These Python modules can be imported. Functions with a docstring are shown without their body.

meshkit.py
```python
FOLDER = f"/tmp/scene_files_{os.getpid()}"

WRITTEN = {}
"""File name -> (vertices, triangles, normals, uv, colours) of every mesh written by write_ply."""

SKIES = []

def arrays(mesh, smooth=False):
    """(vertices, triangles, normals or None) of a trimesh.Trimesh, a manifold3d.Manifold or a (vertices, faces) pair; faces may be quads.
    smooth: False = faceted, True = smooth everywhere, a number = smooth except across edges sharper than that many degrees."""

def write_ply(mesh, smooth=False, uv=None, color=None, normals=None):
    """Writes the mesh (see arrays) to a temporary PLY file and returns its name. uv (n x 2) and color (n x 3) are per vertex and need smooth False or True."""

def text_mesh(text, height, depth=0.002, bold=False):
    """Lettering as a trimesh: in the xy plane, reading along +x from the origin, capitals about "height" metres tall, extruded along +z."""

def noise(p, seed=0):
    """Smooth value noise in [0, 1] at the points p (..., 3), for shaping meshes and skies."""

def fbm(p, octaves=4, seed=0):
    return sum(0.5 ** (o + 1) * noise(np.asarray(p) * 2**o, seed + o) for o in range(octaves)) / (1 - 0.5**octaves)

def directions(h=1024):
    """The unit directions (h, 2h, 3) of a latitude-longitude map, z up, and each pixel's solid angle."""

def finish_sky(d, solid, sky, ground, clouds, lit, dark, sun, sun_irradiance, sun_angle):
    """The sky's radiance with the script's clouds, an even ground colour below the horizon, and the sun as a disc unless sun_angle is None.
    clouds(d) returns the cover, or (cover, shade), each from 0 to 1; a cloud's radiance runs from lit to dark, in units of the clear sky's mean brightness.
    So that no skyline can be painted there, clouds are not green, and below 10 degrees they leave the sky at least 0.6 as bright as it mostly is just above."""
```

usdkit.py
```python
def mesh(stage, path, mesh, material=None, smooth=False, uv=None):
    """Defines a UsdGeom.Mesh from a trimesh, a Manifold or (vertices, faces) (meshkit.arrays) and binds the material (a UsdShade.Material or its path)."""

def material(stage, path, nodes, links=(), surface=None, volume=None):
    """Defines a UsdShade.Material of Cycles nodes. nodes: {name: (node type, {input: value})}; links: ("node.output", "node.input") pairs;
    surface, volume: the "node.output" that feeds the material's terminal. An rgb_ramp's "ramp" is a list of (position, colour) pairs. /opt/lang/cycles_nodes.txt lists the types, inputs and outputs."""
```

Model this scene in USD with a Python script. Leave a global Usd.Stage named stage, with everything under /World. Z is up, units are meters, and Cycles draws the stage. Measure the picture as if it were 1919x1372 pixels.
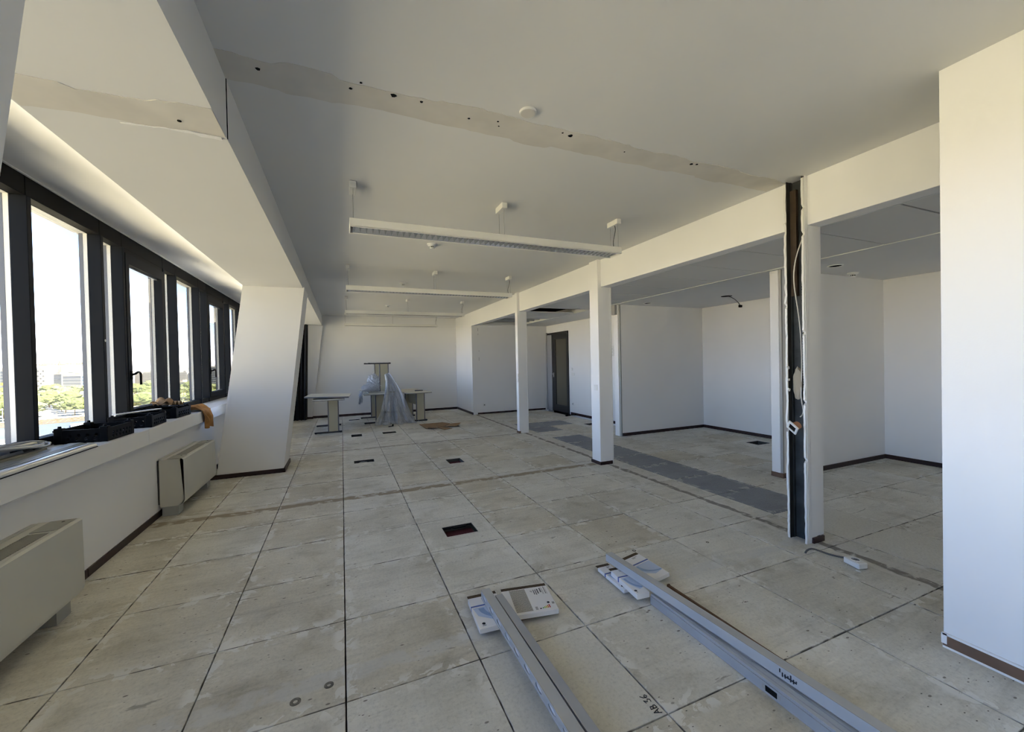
import math, random
import numpy as np, trimesh, usdkit
import manifold3d as m3
from shapely.geometry import Polygon, box as sbox
from meshkit import text_mesh, noise, fbm
from pxr import Usd, UsdGeom, UsdLux, UsdShade, Gf, Sdf

stage = Usd.Stage.CreateInMemory()
UsdGeom.Xform.Define(stage, '/World')
UsdGeom.Scope.Define(stage, '/World/Looks')

# ------------------------------------------------------------------ camera, sky, exposure
F, YAW, PITCH, ROLL = 757.778, 0.39833, -0.01203, -0.02121
EYE = np.array([0.018, 0.0, 1.4387])
fw = np.array([math.sin(YAW) * math.cos(PITCH), math.cos(YAW) * math.cos(PITCH), math.sin(PITCH)])
r0 = np.array([math.cos(YAW), -math.sin(YAW), 0.0]); u0 = np.cross(r0, fw)
rt = r0 * math.cos(ROLL) + u0 * math.sin(ROLL); up = -r0 * math.sin(ROLL) + u0 * math.cos(ROLL)
cam = UsdGeom.Camera.Define(stage, '/World/camera')
cam.CreateHorizontalApertureAttr(36.0)
cam.CreateFocalLengthAttr(36.0 * F / 1919)
cam.AddTransformOp().Set(Gf.Matrix4d(*rt, 0, *up, 0, *(-fw), 0, *EYE, 1))
cam.CreateClippingRangeAttr((0.05, 20000.0))
cam.CreateExposureAttr(2.22)
sky = UsdLux.DomeLight.Define(stage, '/World/sky')
SUN_ELEV, SUN_ROT = 48.0, 135.0
sky_look = usdkit.material(stage, '/World/Looks/sky_look', {
    's': ('sky_texture', {'sky_type': 'multiple_scattering', 'sun_disc': False, 'sun_elevation': math.radians(SUN_ELEV),
                          'sun_rotation': math.radians(SUN_ROT), 'air_density': 1.0, 'aerosol_density': 1.0, 'ozone_density': 1.0}),
    'w': ('mix', {'mix_type': 'multiply', 'fac': 1.0, 'color2': (1.175, 0.974, 1.017)}),     # the photograph's white balance
    'b': ('background_shader', {'strength': 0.077})}, [('s.color', 'w.color1'), ('w.color', 'b.color')], surface='b.background')
UsdShade.MaterialBindingAPI.Apply(sky.GetPrim()).Bind(sky_look)
sun = UsdLux.DistantLight.Define(stage, '/World/sun')
sun.CreateAngleAttr(0.53); sun.CreateNormalizeAttr(True); sun.CreateIntensityAttr(4.1); sun.CreateColorAttr(Gf.Vec3f(1.0, 0.865, 0.60))
sun.AddRotateXYZOp().Set(Gf.Vec3f(90 - SUN_ELEV, 0, 45.0))   # shines from the +x, -y side, behind the window wall

# ------------------------------------------------------------------ helpers
used = {}
def numbered(path):
    k = used.get(path, -1) + 1
    used[path] = k
    return path if k == 0 else '%s_%03d' % (path, k)
def path_of(p):
    return '/World' if p is None else str(p.GetPath())
def obj(name, mesh, mat, parent=None, smooth=False, label=None, kind=None):
    pr = usdkit.mesh(stage, numbered(path_of(parent) + '/' + name), mesh, mat, smooth).GetPrim()
    if label: pr.SetCustomDataByKey('label', label)
    if kind: pr.SetCustomDataByKey('kind', kind)
    return pr
def tag(pr, label, cat, group=None, kind=None):
    pr.SetCustomDataByKey('label', label); pr.SetCustomDataByKey('category', cat)
    if group: pr.SetCustomDataByKey('group', group)
    if kind: pr.SetCustomDataByKey('kind', kind)
    return pr
def thing(name, label, cat, loc=(0, 0, 0), rz=0.0, group=None, kind=None):
    x = UsdGeom.Xform.Define(stage, numbered('/World/' + name))
    x.AddTranslateOp().Set(Gf.Vec3d(*loc)); x.AddRotateZOp().Set(rz)
    return tag(x.GetPrim(), label, cat, group, kind)
def struct(name, mesh, mat, label, cat, smooth=False):
    return tag(obj(name, mesh, mat, None, smooth), label, cat, kind='structure')
def copy_of(src, label, loc, rz=0.0, group=None):
    was = src.GetCustomData()
    base = src.GetName()
    if base[-4] == '_' and base[-3:].isdigit(): base = base[:-4]
    r = thing(base, label or was['label'], was['category'], loc, rz, group or was.get('group'))
    r.GetReferences().AddInternalReference(src.GetPath()); r.SetInstanceable(True)
    return r
cat = trimesh.util.concatenate
def B(x0, x1, y0, y1, z0, z1, c=0.0):
    """a box, its edges chamfered by c"""
    if c <= 0:
        b = trimesh.creation.box((x1 - x0, y1 - y0, z1 - z0)); b.apply_translation(((x0 + x1) / 2, (y0 + y1) / 2, (z0 + z1) / 2)); return b
    h = np.array([x1 - x0, y1 - y0, z1 - z0]) / 2; pts = []
    for sx in (-1, 1):
        for sy in (-1, 1):
            for sz in (-1, 1):
                s = np.array([sx, sy, sz])
                for k in range(3):
                    p = (h - c) * s; p[k] = h[k] * s[k]; pts.append(p)
    m = trimesh.Trimesh(*hull(np.array(pts)))
    m.apply_translation(((x0 + x1) / 2, (y0 + y1) / 2, (z0 + z1) / 2))
    return m
def hull(pts):
    m = m3.Manifold.hull_points(np.asarray(pts, float)).to_mesh()
    return np.array(m.vert_properties[:, :3]), np.array(m.tri_verts)
def H(pts):
    return trimesh.Trimesh(*hull(pts))
def prism(poly, axis, a, b):
    """polygon extruded along an axis from a to b; poly in the two other axes (x,y,z order)"""
    p = poly if isinstance(poly, Polygon) else Polygon(poly)
    m = trimesh.creation.extrude_polygon(p, b - a, engine='earcut')
    v = np.array(m.vertices)
    if axis == 'z': w = np.c_[v[:, 0], v[:, 1], v[:, 2] + a]
    elif axis == 'y': w = np.c_[v[:, 0], v[:, 2] + a, v[:, 1]]
    else: w = np.c_[v[:, 2] + a, v[:, 0], v[:, 1]]
    m = trimesh.Trimesh(w, m.faces, process=False)
    if m.volume < 0: m.invert()
    return m
def cyl(p, q, r, n=12, r2=None):
    p, q = np.array(p, float), np.array(q, float); d = q - p; L = np.linalg.norm(d); d = d / L
    a = np.cross(d, [0, 0, 1.0]) if abs(d[2]) < .9 else np.cross(d, [1.0, 0, 0]); a /= np.linalg.norm(a); b = np.cross(d, a)
    t = np.arange(n) * 2 * math.pi / n; ring = np.cos(t)[:, None] * a + np.sin(t)[:, None] * b
    return H(np.vstack([p + ring * r, q + ring * (r if r2 is None else r2)]))
def tube(pts, r, n=8):
    """smooth tube along points"""
    p = np.array(pts, float)
    s = np.linspace(0, 1, len(p)); k = np.linspace(0, 1, (len(p) - 1) * 6 + 1)
    from scipy.interpolate import CubicSpline
    p = CubicSpline(s, p)(k)
    t = np.gradient(p, axis=0); t /= np.linalg.norm(t, axis=1, keepdims=True)
    a = np.cross(t, [0.13, 0.21, 0.97]); a /= np.linalg.norm(a, axis=1, keepdims=True); b = np.cross(t, a)
    g = np.arange(n) * 2 * math.pi / n
    v = p[:, None] + r * (np.cos(g)[None, :, None] * a[:, None] + np.sin(g)[None, :, None] * b[:, None])
    v = v.reshape(-1, 3); f = []
    for i in range(len(p) - 1):
        for j in range(n):
            f.append([i * n + j, i * n + (j + 1) % n, (i + 1) * n + (j + 1) % n, (i + 1) * n + j])
    f = np.array(f); f = np.vstack([f[:, [0, 1, 2]], f[:, [0, 2, 3]]])
    caps = [[0, j + 1, j] for j in range(1, n - 1)] + [[(len(p) - 1) * n, (len(p) - 1) * n + j, (len(p) - 1) * n + j + 1] for j in range(1, n - 1)]
    m = trimesh.Trimesh(v, np.vstack([f, caps]), process=False)
    if m.volume < 0: m.invert()
    return m
def rot(m, deg, axis, at=(0, 0, 0)):
    m = m.copy(); m.apply_transform(trimesh.transformations.rotation_matrix(math.radians(deg), axis, at)); return m
def mv(m, *t):
    m = m.copy(); m.apply_translation(t); return m
def disc(c, r, h, n=24):
    return cyl((c[0], c[1], c[2]), (c[0], c[1], c[2] + h), r, n)

# ------------------------------------------------------------------ materials
def plain(name, col, rough=0.6, metal=0.0, spec=0.5, var=0.0, vscale=3.0, bump=0.0, bscale=40.0, **kw):
    n = {'p': ('principled_bsdf', dict(base_color=col, roughness=rough, metallic=metal, specular_ior_level=spec, **kw))}
    l = []
    if var > 0:
        n['g'] = ('geometry', {}); n['t'] = ('noise_texture', {'scale': vscale, 'detail': 4.0})
        n['r'] = ('rgb_ramp', {'ramp': [(0.3, tuple(c * (1 - var) for c in col)), (0.7, tuple(min(1, c * (1 + var)) for c in col))]})
        l += [('g.position', 't.vector'), ('t.fac', 'r.fac'), ('r.color', 'p.base_color')]
    if bump > 0:
        n['g'] = ('geometry', {}); n['bt'] = ('noise_texture', {'scale': bscale, 'detail': 3.0}); n['b'] = ('bump', {'strength': bump, 'distance': 0.003})
        l += [('g.position', 'bt.vector'), ('bt.fac', 'b.height'), ('b.normal', 'p.normal')]
    return usdkit.material(stage, '/World/Looks/' + name, n, l, surface='p.BSDF')
M = {}
M['wall'] = plain('white_wall_paint', (0.87, 0.865, 0.85), 0.6, spec=0.25, var=0.012, vscale=1.5, bump=0.08, bscale=120)
M['ceiling'] = plain('ceiling_paint', (0.77, 0.765, 0.74), 0.8, spec=0.15, var=0.02, vscale=0.8, bump=0.08, bscale=90)
M['scar'] = plain('bare_plaster', (0.69, 0.66, 0.60), 0.9, spec=0.1, var=0.06, vscale=5, bump=0.2, bscale=30)
M['skirting'] = plain('dark_red_skirting', (0.024, 0.009, 0.0085), 0.4, var=0.25, vscale=8)
M['rawwood'] = plain('raw_brown_board', (0.16, 0.095, 0.06), 0.7, var=0.2, vscale=9)
M['frame'] = plain('anthracite_frame', (0.012, 0.014, 0.018), 0.6, spec=0.12)
M['headpanel'] = plain('anthracite_panel', (0.008, 0.008, 0.008), 0.6, spec=0.12)
M['reveal'] = plain('cream_reveal', (0.85, 0.82, 0.72), 0.5)
M['greybar'] = plain('grey_outer_frame', (0.16, 0.165, 0.18), 0.5)
M['sill'] = plain('white_sill_board', (0.78, 0.775, 0.76), 0.35, var=0.03, vscale=6)
M['fancoil'] = plain('cream_metal', (0.60, 0.585, 0.51), 0.4, var=0.02, vscale=3)
M['fancoil_dark'] = plain('dark_grille', (0.05, 0.05, 0.045), 0.6)
M['grille'] = plain('grey_grille_slat', (0.30, 0.29, 0.25), 0.5)
M['lid'] = plain('grey_plastic_lid', (0.36, 0.35, 0.30), 0.5)
M['plinth'] = plain('grey_plinth', (0.38, 0.38, 0.35), 0.6)
M['white_plastic'] = plain('white_plastic', (0.80, 0.80, 0.77), 0.4)
M['lum'] = plain('white_luminaire', (0.80, 0.79, 0.74), 0.35)
M['louvre'] = plain('bright_louvre', (0.75, 0.75, 0.74), 0.18, metal=0.95)
M['dark'] = plain('near_black', (0.008, 0.008, 0.008), 0.7, spec=0.1)
M['black_plastic'] = plain('black_crate_plastic', (0.004, 0.004, 0.0045), 0.5, spec=0.12)
M['wire'] = plain('grey_wire', (0.25, 0.25, 0.24), 0.4)
M['cable'] = plain('pale_cable', (0.62, 0.60, 0.54), 0.5)
M['cable_dark'] = plain('dark_grey_cable', (0.10, 0.10, 0.095), 0.5)
M['galv'] = plain('galvanised_steel', (0.50, 0.52, 0.54), 0.42, metal=0.25, var=0.05, vscale=6)
M['galv2'] = plain('galvanised_steel_dull', (0.40, 0.42, 0.45), 0.5, metal=0.2, var=0.06, vscale=7)
M['white_zinc'] = plain('fresh_zinc', (0.85, 0.86, 0.87), 0.5)
M['alu'] = plain('aluminium_profile', (0.70, 0.70, 0.69), 0.25, metal=0.7)
M['alu_dull'] = plain('painted_profile', (0.22, 0.215, 0.17), 0.4, metal=0.3)
M['plaster_edge'] = plain('gypsum_edge', (0.80, 0.79, 0.75), 0.9, bump=0.5, bscale=60)
M['cavity'] = plain('dark_cavity', (0.022, 0.020, 0.016), 0.85, var=0.5, vscale=4)
M['cavity_steel'] = plain('dirty_stud_steel', (0.055, 0.06, 0.06), 0.5, metal=0.4, var=0.35, vscale=9)
M['cavity_wood'] = plain('dark_timber', (0.05, 0.032, 0.018), 0.8, var=0.3, vscale=9)
M['insul'] = plain('mineral_wool', (0.33, 0.29, 0.22), 0.95, bump=0.8, bscale=80)
M['orange'] = plain('terracotta_back_box', (0.42, 0.20, 0.10), 0.6)
M['table'] = plain('beige_laminate', (0.52, 0.49, 0.36), 0.5, var=0.03)
M['table_top'] = plain('pale_tabletop', (0.62, 0.60, 0.52), 0.45, var=0.03)
M['table_metal'] = plain('grey_table_metal', (0.17, 0.17, 0.19), 0.45)
M['table_foot'] = plain('dark_table_foot', (0.05, 0.05, 0.055), 0.5)
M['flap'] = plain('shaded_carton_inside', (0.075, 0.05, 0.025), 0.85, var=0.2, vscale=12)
M['stain'] = plain('old_glue_stain', (0.17, 0.155, 0.125), 0.9, var=0.35, vscale=60)
M['cardboard'] = plain('brown_cardboard', (0.30, 0.185, 0.09), 0.85, var=0.1, vscale=10)
M['maroon'] = plain('maroon_carpet_scrap', (0.075, 0.012, 0.018), 0.9, bump=0.5, bscale=150)
M['box_white'] = plain('white_carton', (0.82, 0.82, 0.83), 0.5)
M['box_blue'] = plain('blue_print', (0.10, 0.16, 0.42), 0.5)
M['box_lblue'] = plain('light_blue_print', (0.50, 0.60, 0.78), 0.5)
M['box_mblue'] = plain('mid_blue_print', (0.28, 0.40, 0.62), 0.5)
M['box_grey'] = plain('grey_text_print', (0.50, 0.48, 0.42), 0.6)
M['ink'] = plain('black_ink', (0.02, 0.02, 0.025), 0.6)
for k, c in dict(red=(.55, .04, .03), orangep=(.7, .25, .03), yellow=(.75, .6, .05), lime=(.4, .6, .08), green=(.08, .35, .08)).items():
    M[k] = plain('label_' + k, c, 0.5)
M['rag'] = plain('ochre_cloth', (0.34, 0.165, 0.05), 0.95, var=0.25, vscale=14, bump=0.3, bscale=120)
M['rag2'] = plain('tan_cloth', (0.33, 0.20, 0.09), 0.95, var=0.25, vscale=14)
M['door'] = plain('black_door_frame', (0.016, 0.015, 0.014), 0.45)
M['doorglass'] = plain('brown_frosted_glass', (0.085, 0.075, 0.05), 0.25)
M['doortrim'] = plain('grey_door_jamb', (0.33, 0.33, 0.33), 0.5)
M['greyedge'] = plain('grey_metal_edge', (0.40, 0.40, 0.38), 0.5, metal=0.3)
M['ceil_panel'] = plain('ceiling_metal_panel', (0.74, 0.73, 0.70), 0.55, spec=0.2)
M['curtain'] = plain('black_curtain', (0.006, 0.006, 0.006), 0.9)
M['subfloor'] = plain('dusty_subfloor', (0.08, 0.075, 0.065), 0.95)
M['exterior'] = plain('exterior_cladding', (0.5, 0.5, 0.48), 0.7)

def floor_look(name, a, b, worn=1.0, tint=0.0):
    n = {'g': ('geometry', {}), 's': ('separate_xyz', {}),
         'mp': ('mapping', {'mapping_type': 'point', 'scale': (1.6, 11.0, 1.0), 'location': (tint, tint * 3, 0)}),
         'st': ('noise_texture', {'scale': 1.0, 'detail': 7.0, 'roughness': 0.62, 'distortion': 0.5}),
         'big': ('noise_texture', {'scale': 1.1, 'detail': 5.0, 'roughness': 0.6}),
         'fine': ('noise_texture', {'scale': 62.0, 'detail': 6.0, 'roughness': 0.7}),
         'pn': ('noise_texture', {'scale': 9.0, 'detail': 5.0, 'roughness': 0.6, 'distortion': 0.5}),
         'base': ('rgb_ramp', {'ramp': [(0.34, a), (0.66, b)]}),
         'str': ('rgb_ramp', {'ramp': [(0.28, (0.52,) * 3), (0.40, (0.86,) * 3), (0.50, (1.0,) * 3), (0.60, (1.02,) * 3), (0.72, (1.22,) * 3)]}),
         'mid': ('noise_texture', {'scale': 3.4, 'detail': 6.0, 'roughness': 0.65, 'distortion': 0.3}), 'mr': ('rgb_ramp', {'ramp': [(0.30, (0.80, 0.79, 0.75)), (0.46, (1.02,) * 3), (0.62, (1.06,) * 3)]}), 'm0': ('mix', {'mix_type': 'multiply', 'fac': worn}),
         'm1': ('mix', {'mix_type': 'multiply', 'fac': 0.42 * worn}),
         'mq': ('mapping', {'mapping_type': 'point', 'scale': (5.0, 46.0, 1.0)}), 'sq': ('noise_texture', {'scale': 1.0, 'detail': 5.0, 'roughness': 0.65}),
         'qr': ('rgb_ramp', {'ramp': [(0.27, (0.58,) * 3), (0.38, (0.94,) * 3), (0.62, (1.02,) * 3), (0.74, (1.25,) * 3)]}), 'm1b': ('mix', {'mix_type': 'multiply', 'fac': 0.6 * worn}),
         'fr': ('rgb_ramp', {'ramp': [(0.30, (0.72,) * 3), (0.46, (0.99,) * 3), (0.70, (1.14,) * 3)]}),
         'm2': ('mix', {'mix_type': 'multiply', 'fac': 0.7}),
         # pale adhesive left along the joints
         'jx1': ('math', {'math_type': 'multiply', 'value2': 1 / 0.6}), 'jx2': ('math', {'math_type': 'fraction'}), 'jx3': ('math', {'math_type': 'subtract', 'value2': 0.5}), 'jx4': ('math', {'math_type': 'absolute'}),
         'jy0': ('math', {'math_type': 'add', 'value2': 60 - 3.658}), 'jy1': ('math', {'math_type': 'multiply', 'value2': 1 / 0.6}), 'jy2': ('math', {'math_type': 'fraction'}), 'jy3': ('math', {'math_type': 'subtract', 'value2': 0.5}), 'jy4': ('math', {'math_type': 'absolute'}),
         'jm': ('math', {'math_type': 'maximum'}),
         'jr': ('map_range', {'range_type': 'smoothstep', 'from_min': 0.37, 'from_max': 0.45, 'clamp': True}),
         'pr': ('map_range', {'range_type': 'smoothstep', 'from_min': 0.535, 'from_max': 0.543, 'clamp': True}),
         'jp': ('math', {'math_type': 'multiply'}), 'jp2': ('math', {'math_type': 'multiply', 'value2': 0.75 * worn}),
         'm3': ('mix', {'mix_type': 'mix', 'color2': (0.78, 0.77, 0.72)}),
         # isolated scrapes and specks
         'vm0': ('mapping', {'mapping_type': 'point', 'scale': (0.62, 1.25, 1.0)}), 'vo': ('voronoi_texture', {'scale': 13.0, 'feature': 'f1', 'randomness': 1.0}),
         'vr': ('map_range', {'range_type': 'smoothstep', 'from_min': 0.055, 'from_max': 0.10, 'to_min': 1.0, 'to_max': 0.0, 'clamp': True}),
         'vn': ('noise_texture', {'scale': 2.1, 'detail': 2.0}),
         'vm': ('map_range', {'range_type': 'smoothstep', 'from_min': 0.42, 'from_max': 0.50, 'clamp': True}),
         'vx': ('math', {'math_type': 'multiply'}), 'vy': ('math', {'math_type': 'multiply', 'value2': 0.92 * worn}),
         'm4': ('mix', {'mix_type': 'mix', 'color2': (0.19, 0.17, 0.135)}),
         'v2': ('voronoi_texture', {'scale': 31.0, 'feature': 'f1', 'randomness': 1.0}), 'v2r': ('map_range', {'range_type': 'smoothstep', 'from_min': 0.06, 'from_max': 0.13, 'to_min': 0.9, 'to_max': 0.0, 'clamp': True}),
         'v2n': ('noise_texture', {'scale': 4.4, 'detail': 3.0}), 'v2m': ('map_range', {'range_type': 'smoothstep', 'from_min': 0.50, 'from_max': 0.58, 'clamp': True}), 'v2x': ('math', {'math_type': 'multiply'}), 'v2y': ('math', {'math_type': 'multiply', 'value2': worn}),
         'm4b': ('mix', {'mix_type': 'mix', 'color2': (0.10, 0.09, 0.07)}),
         'dr': ('map_range', {'range_type': 'smoothstep', 'from_min': 0.66, 'from_max': 0.70, 'to_max': 0.65 * worn, 'clamp': True}),
         'm5': ('mix', {'mix_type': 'mix', 'color2': (0.19, 0.17, 0.135)}),
         'jd': ('map_range', {'range_type': 'smoothstep', 'from_min': 0.4900, 'from_max': 0.4960, 'clamp': True}), 'jn': ('map_range', {'range_type': 'smoothstep', 'from_min': 0.44, 'from_max': 0.60, 'to_min': 0.0, 'to_max': 0.8, 'clamp': True}), 'je': ('math', {'math_type': 'multiply'}),
         'jw': ('noise_texture', {'scale': 10.0, 'detail': 3.0}), 'm6': ('mix', {'mix_type': 'mix', 'color2': (0.09, 0.08, 0.06)}),
         'bm': ('bump', {'strength': 0.25, 'distance': 0.002}),
         'p': ('principled_bsdf', {'roughness': 0.72, 'specular_ior_level': 0.3})}
    l = [('g.position', 's.vector'), ('g.position', 'mp.vector'), ('mp.vector', 'st.vector'), ('g.position', 'big.vector'), ('g.position', 'fine.vector'), ('g.position', 'pn.vector'),
         ('big.fac', 'base.fac'), ('st.fac', 'str.fac'), ('g.position', 'mid.vector'), ('mid.fac', 'mr.fac'), ('base.color', 'm0.color1'), ('mr.color', 'm0.color2'), ('m0.color', 'm1.color1'), ('str.color', 'm1.color2'),
         ('fine.fac', 'fr.fac'), ('g.position', 'mq.vector'), ('mq.vector', 'sq.vector'), ('sq.fac', 'qr.fac'), ('m1.color', 'm1b.color1'), ('qr.color', 'm1b.color2'), ('m1b.color', 'm2.color1'), ('fr.color', 'm2.color2'),
         ('s.x', 'jx1.value1'), ('jx1.value', 'jx2.value1'), ('jx2.value', 'jx3.value1'), ('jx3.value', 'jx4.value1'),
         ('s.y', 'jy0.value1'), ('jy0.value', 'jy1.value1'), ('jy1.value', 'jy2.value1'), ('jy2.value', 'jy3.value1'), ('jy3.value', 'jy4.value1'),
         ('jx4.value', 'jm.value1'), ('jy4.value', 'jm.value2'), ('jm.value', 'jr.value'), ('pn.fac', 'pr.value'), ('jr.result', 'jp.value1'), ('pr.result', 'jp.value2'), ('jp.value', 'jp2.value1'),
         ('jp2.value', 'm3.fac'), ('m2.color', 'm3.color1'),
         ('g.position', 'vm0.vector'), ('vm0.vector', 'vo.vector'), ('vo.distance', 'vr.value'), ('g.position', 'vn.vector'), ('vn.fac', 'vm.value'), ('vr.result', 'vx.value1'), ('vm.result', 'vx.value2'), ('vx.value', 'vy.value1'),
         ('vy.value', 'm4.fac'), ('m3.color', 'm4.color1'),
         ('st.fac', 'dr.value'), ('dr.result', 'm5.fac'), ('vm0.vector', 'v2.vector'), ('v2.distance', 'v2r.value'), ('g.position', 'v2n.vector'), ('v2n.fac', 'v2m.value'), ('v2r.result', 'v2x.value1'), ('v2m.result', 'v2x.value2'), ('v2x.value', 'v2y.value1'), ('v2y.value', 'm4b.fac'), ('m4.color', 'm4b.color1'), ('m4b.color', 'm5.color1'), ('jm.value', 'jd.value'), ('g.position', 'jw.vector'), ('jw.fac', 'jn.value'), ('jd.result', 'je.value1'), ('jn.result', 'je.value2'), ('je.value', 'm6.fac'), ('m5.color', 'm6.color1'),
         ('m5.color', 'p.base_color'), ('pn.fac', 'bm.height'), ('bm.normal', 'p.normal')]
    # dirt bands where partitions and a wall track once stood: (axis, centre, half width, colour, strength)
    prev = 'm6.color'
    n['wob'] = ('noise_texture', {'scale': 7.0, 'detail': 4.0}); l.append(('g.position', 'wob.vector'))
    n['wb1'] = ('math', {'math_type': 'subtract', 'value2': 0.5}); n['wb2'] = ('math', {'math_type': 'multiply', 'value2': 0.09})
    l += [('wob.fac', 'wb1.value1'), ('wb1.value', 'wb2.value1')]
    for i, (ax, c, hw, col, k) in enumerate((('y', 4.685, 0.060, (0.30, 0.245, 0.165), 0.9), ('y', 4.80, 0.030, (0.68, 0.67, 0.63), 0.7), ('y', 7.33, 0.05, (0.26, 0.23, 0.18), 0.65), ('y', 7.42, 0.035, (0.68, 0.67, 0.63), 0.6),
                                             ('x', 3.365, 0.035, (0.16, 0.14, 0.115), 0.8), ('x', 3.30, 0.02, (0.72, 0.69, 0.63), 0.7), ('x', 3.46, 0.03, (0.68, 0.65, 0.6), 0.5), ('y', 2.03, 0.05, (0.62, 0.62, 0.6), 0.5))):
        q = f'b{i}'
        n[q + 'a'] = ('math', {'math_type': 'add'}); n[q + 'b'] = ('math', {'math_type': 'subtract', 'value2': c}); n[q + 'c'] = ('math', {'math_type': 'absolute'})
        n[q + 'd'] = ('map_range', {'range_type': 'smoothstep', 'from_min': hw * 0.7, 'from_max': hw * 1.15, 'to_min': k, 'to_max': 0.0, 'clamp': True})
        n[q + 'm'] = ('mix', {'mix_type': 'mix', 'color2': col})
        l += [('s.' + ax, q + 'a.value1'), ('wb2.value', q + 'a.value2'), (q + 'a.value', q + 'b.value1'), (q + 'b.value', q + 'c.value1'), (q + 'c.value', q + 'd.value'), (prev, q + 'm.color1')]
        # bands along y stop at the beam line, bands break up with the streak noise
        n[q + 'e'] = ('map_range', {'range_type': 'smoothstep', 'from_min': 0.36, 'from_max': 0.50, 'clamp': True}); n[q + 'f'] = ('math', {'math_type': 'multiply'})
        l += [('pn.fac', q + 'e.value'), (q + 'd.result', q + 'f.value1'), (q + 'e.result', q + 'f.value2')]
        if ax == 'y':
            n[q + 'h'] = ('math', {'math_type': 'less_than', 'value2': 3.4}); n[q + 'i'] = ('math', {'math_type': 'multiply'})
            l += [('s.x', q + 'h.value1'), (q + 'f.value', q + 'i.value1'), (q + 'h.value', q + 'i.value2'), (q + 'i.value', q + 'm.fac')]
        else:
            l += [(q + 'f.value', q + 'm.fac')]
        prev = q + 'm.color'
    l = [x for x in l if x != ('m5.color', 'p.base_color')] + [(prev, 'p.base_color')]
    return usdkit.material(stage, '/World/Looks/' + name, n, l, surface='p.BSDF')
FL = [floor_look('worn_screed_panel', (0.540, 0.519, 0.450), (0.730, 0.713, 0.650), 1.0, 0.0),
      floor_look('worn_screed_panel_pale', (0.587, 0.572, 0.508), (0.776, 0.765, 0.709), 0.9, 3.7),
      floor_look('worn_screed_panel_warm', (0.521, 0.486, 0.399), (0.701, 0.670, 0.579), 1.0, 8.1)]
FL_PLAIN = floor_look('clean_chipboard_panel', (0.645, 0.630, 0.568), (0.723, 0.710, 0.651), 0.15, 1.3)
FL_GREY = floor_look('dark_blue_grey_panel', (0.235, 0.255, 0.285), (0.295, 0.315, 0.345), 0.45, 5.0)

# ------------------------------------------------------------------ room: walls, ceiling, floor
Y0, YF, ZC, ZL = -2.4, 12.2, 2.79, 2.44      # back of the room behind the viewer, far wall, main and lower ceiling
floor = thing('floor', 'bare raised access floor of worn square screed panels', 'floor', kind='structure')
obj('subfloor', B(-2.0, 7.1, Y0, YF + .1, -0.20, -0.12), M['subfloor'], floor)
obj('panel_backing', B(-1.65, 7.0, Y0, -0.545, -0.10, 0.0), FL[0], floor)
HOLES = [(0.785, 1.055, 3.275, 3.485), (1.40, 1.62, 5.63, 5.91), (0.15, 0.432, 6.29, 6.468), (0.16, 0.365, 8.62, 8.91), (0.767, 1.04, 8.69, 8.905),
         (0.156, 0.415, 11.22, 11.36), (6.20, 6.50, 4.48, 4.71), (4.98, 5.25, 7.50, 7.74)]
xs = [-1.65, -1.2, -0.6, 0, 0.6, 1.2, 1.8, 2.4, 3.0, 3.6, 4.2, 4.8, 5.4, 6.0, 6.6, 7.0]
rng = random.Random(4)
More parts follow.
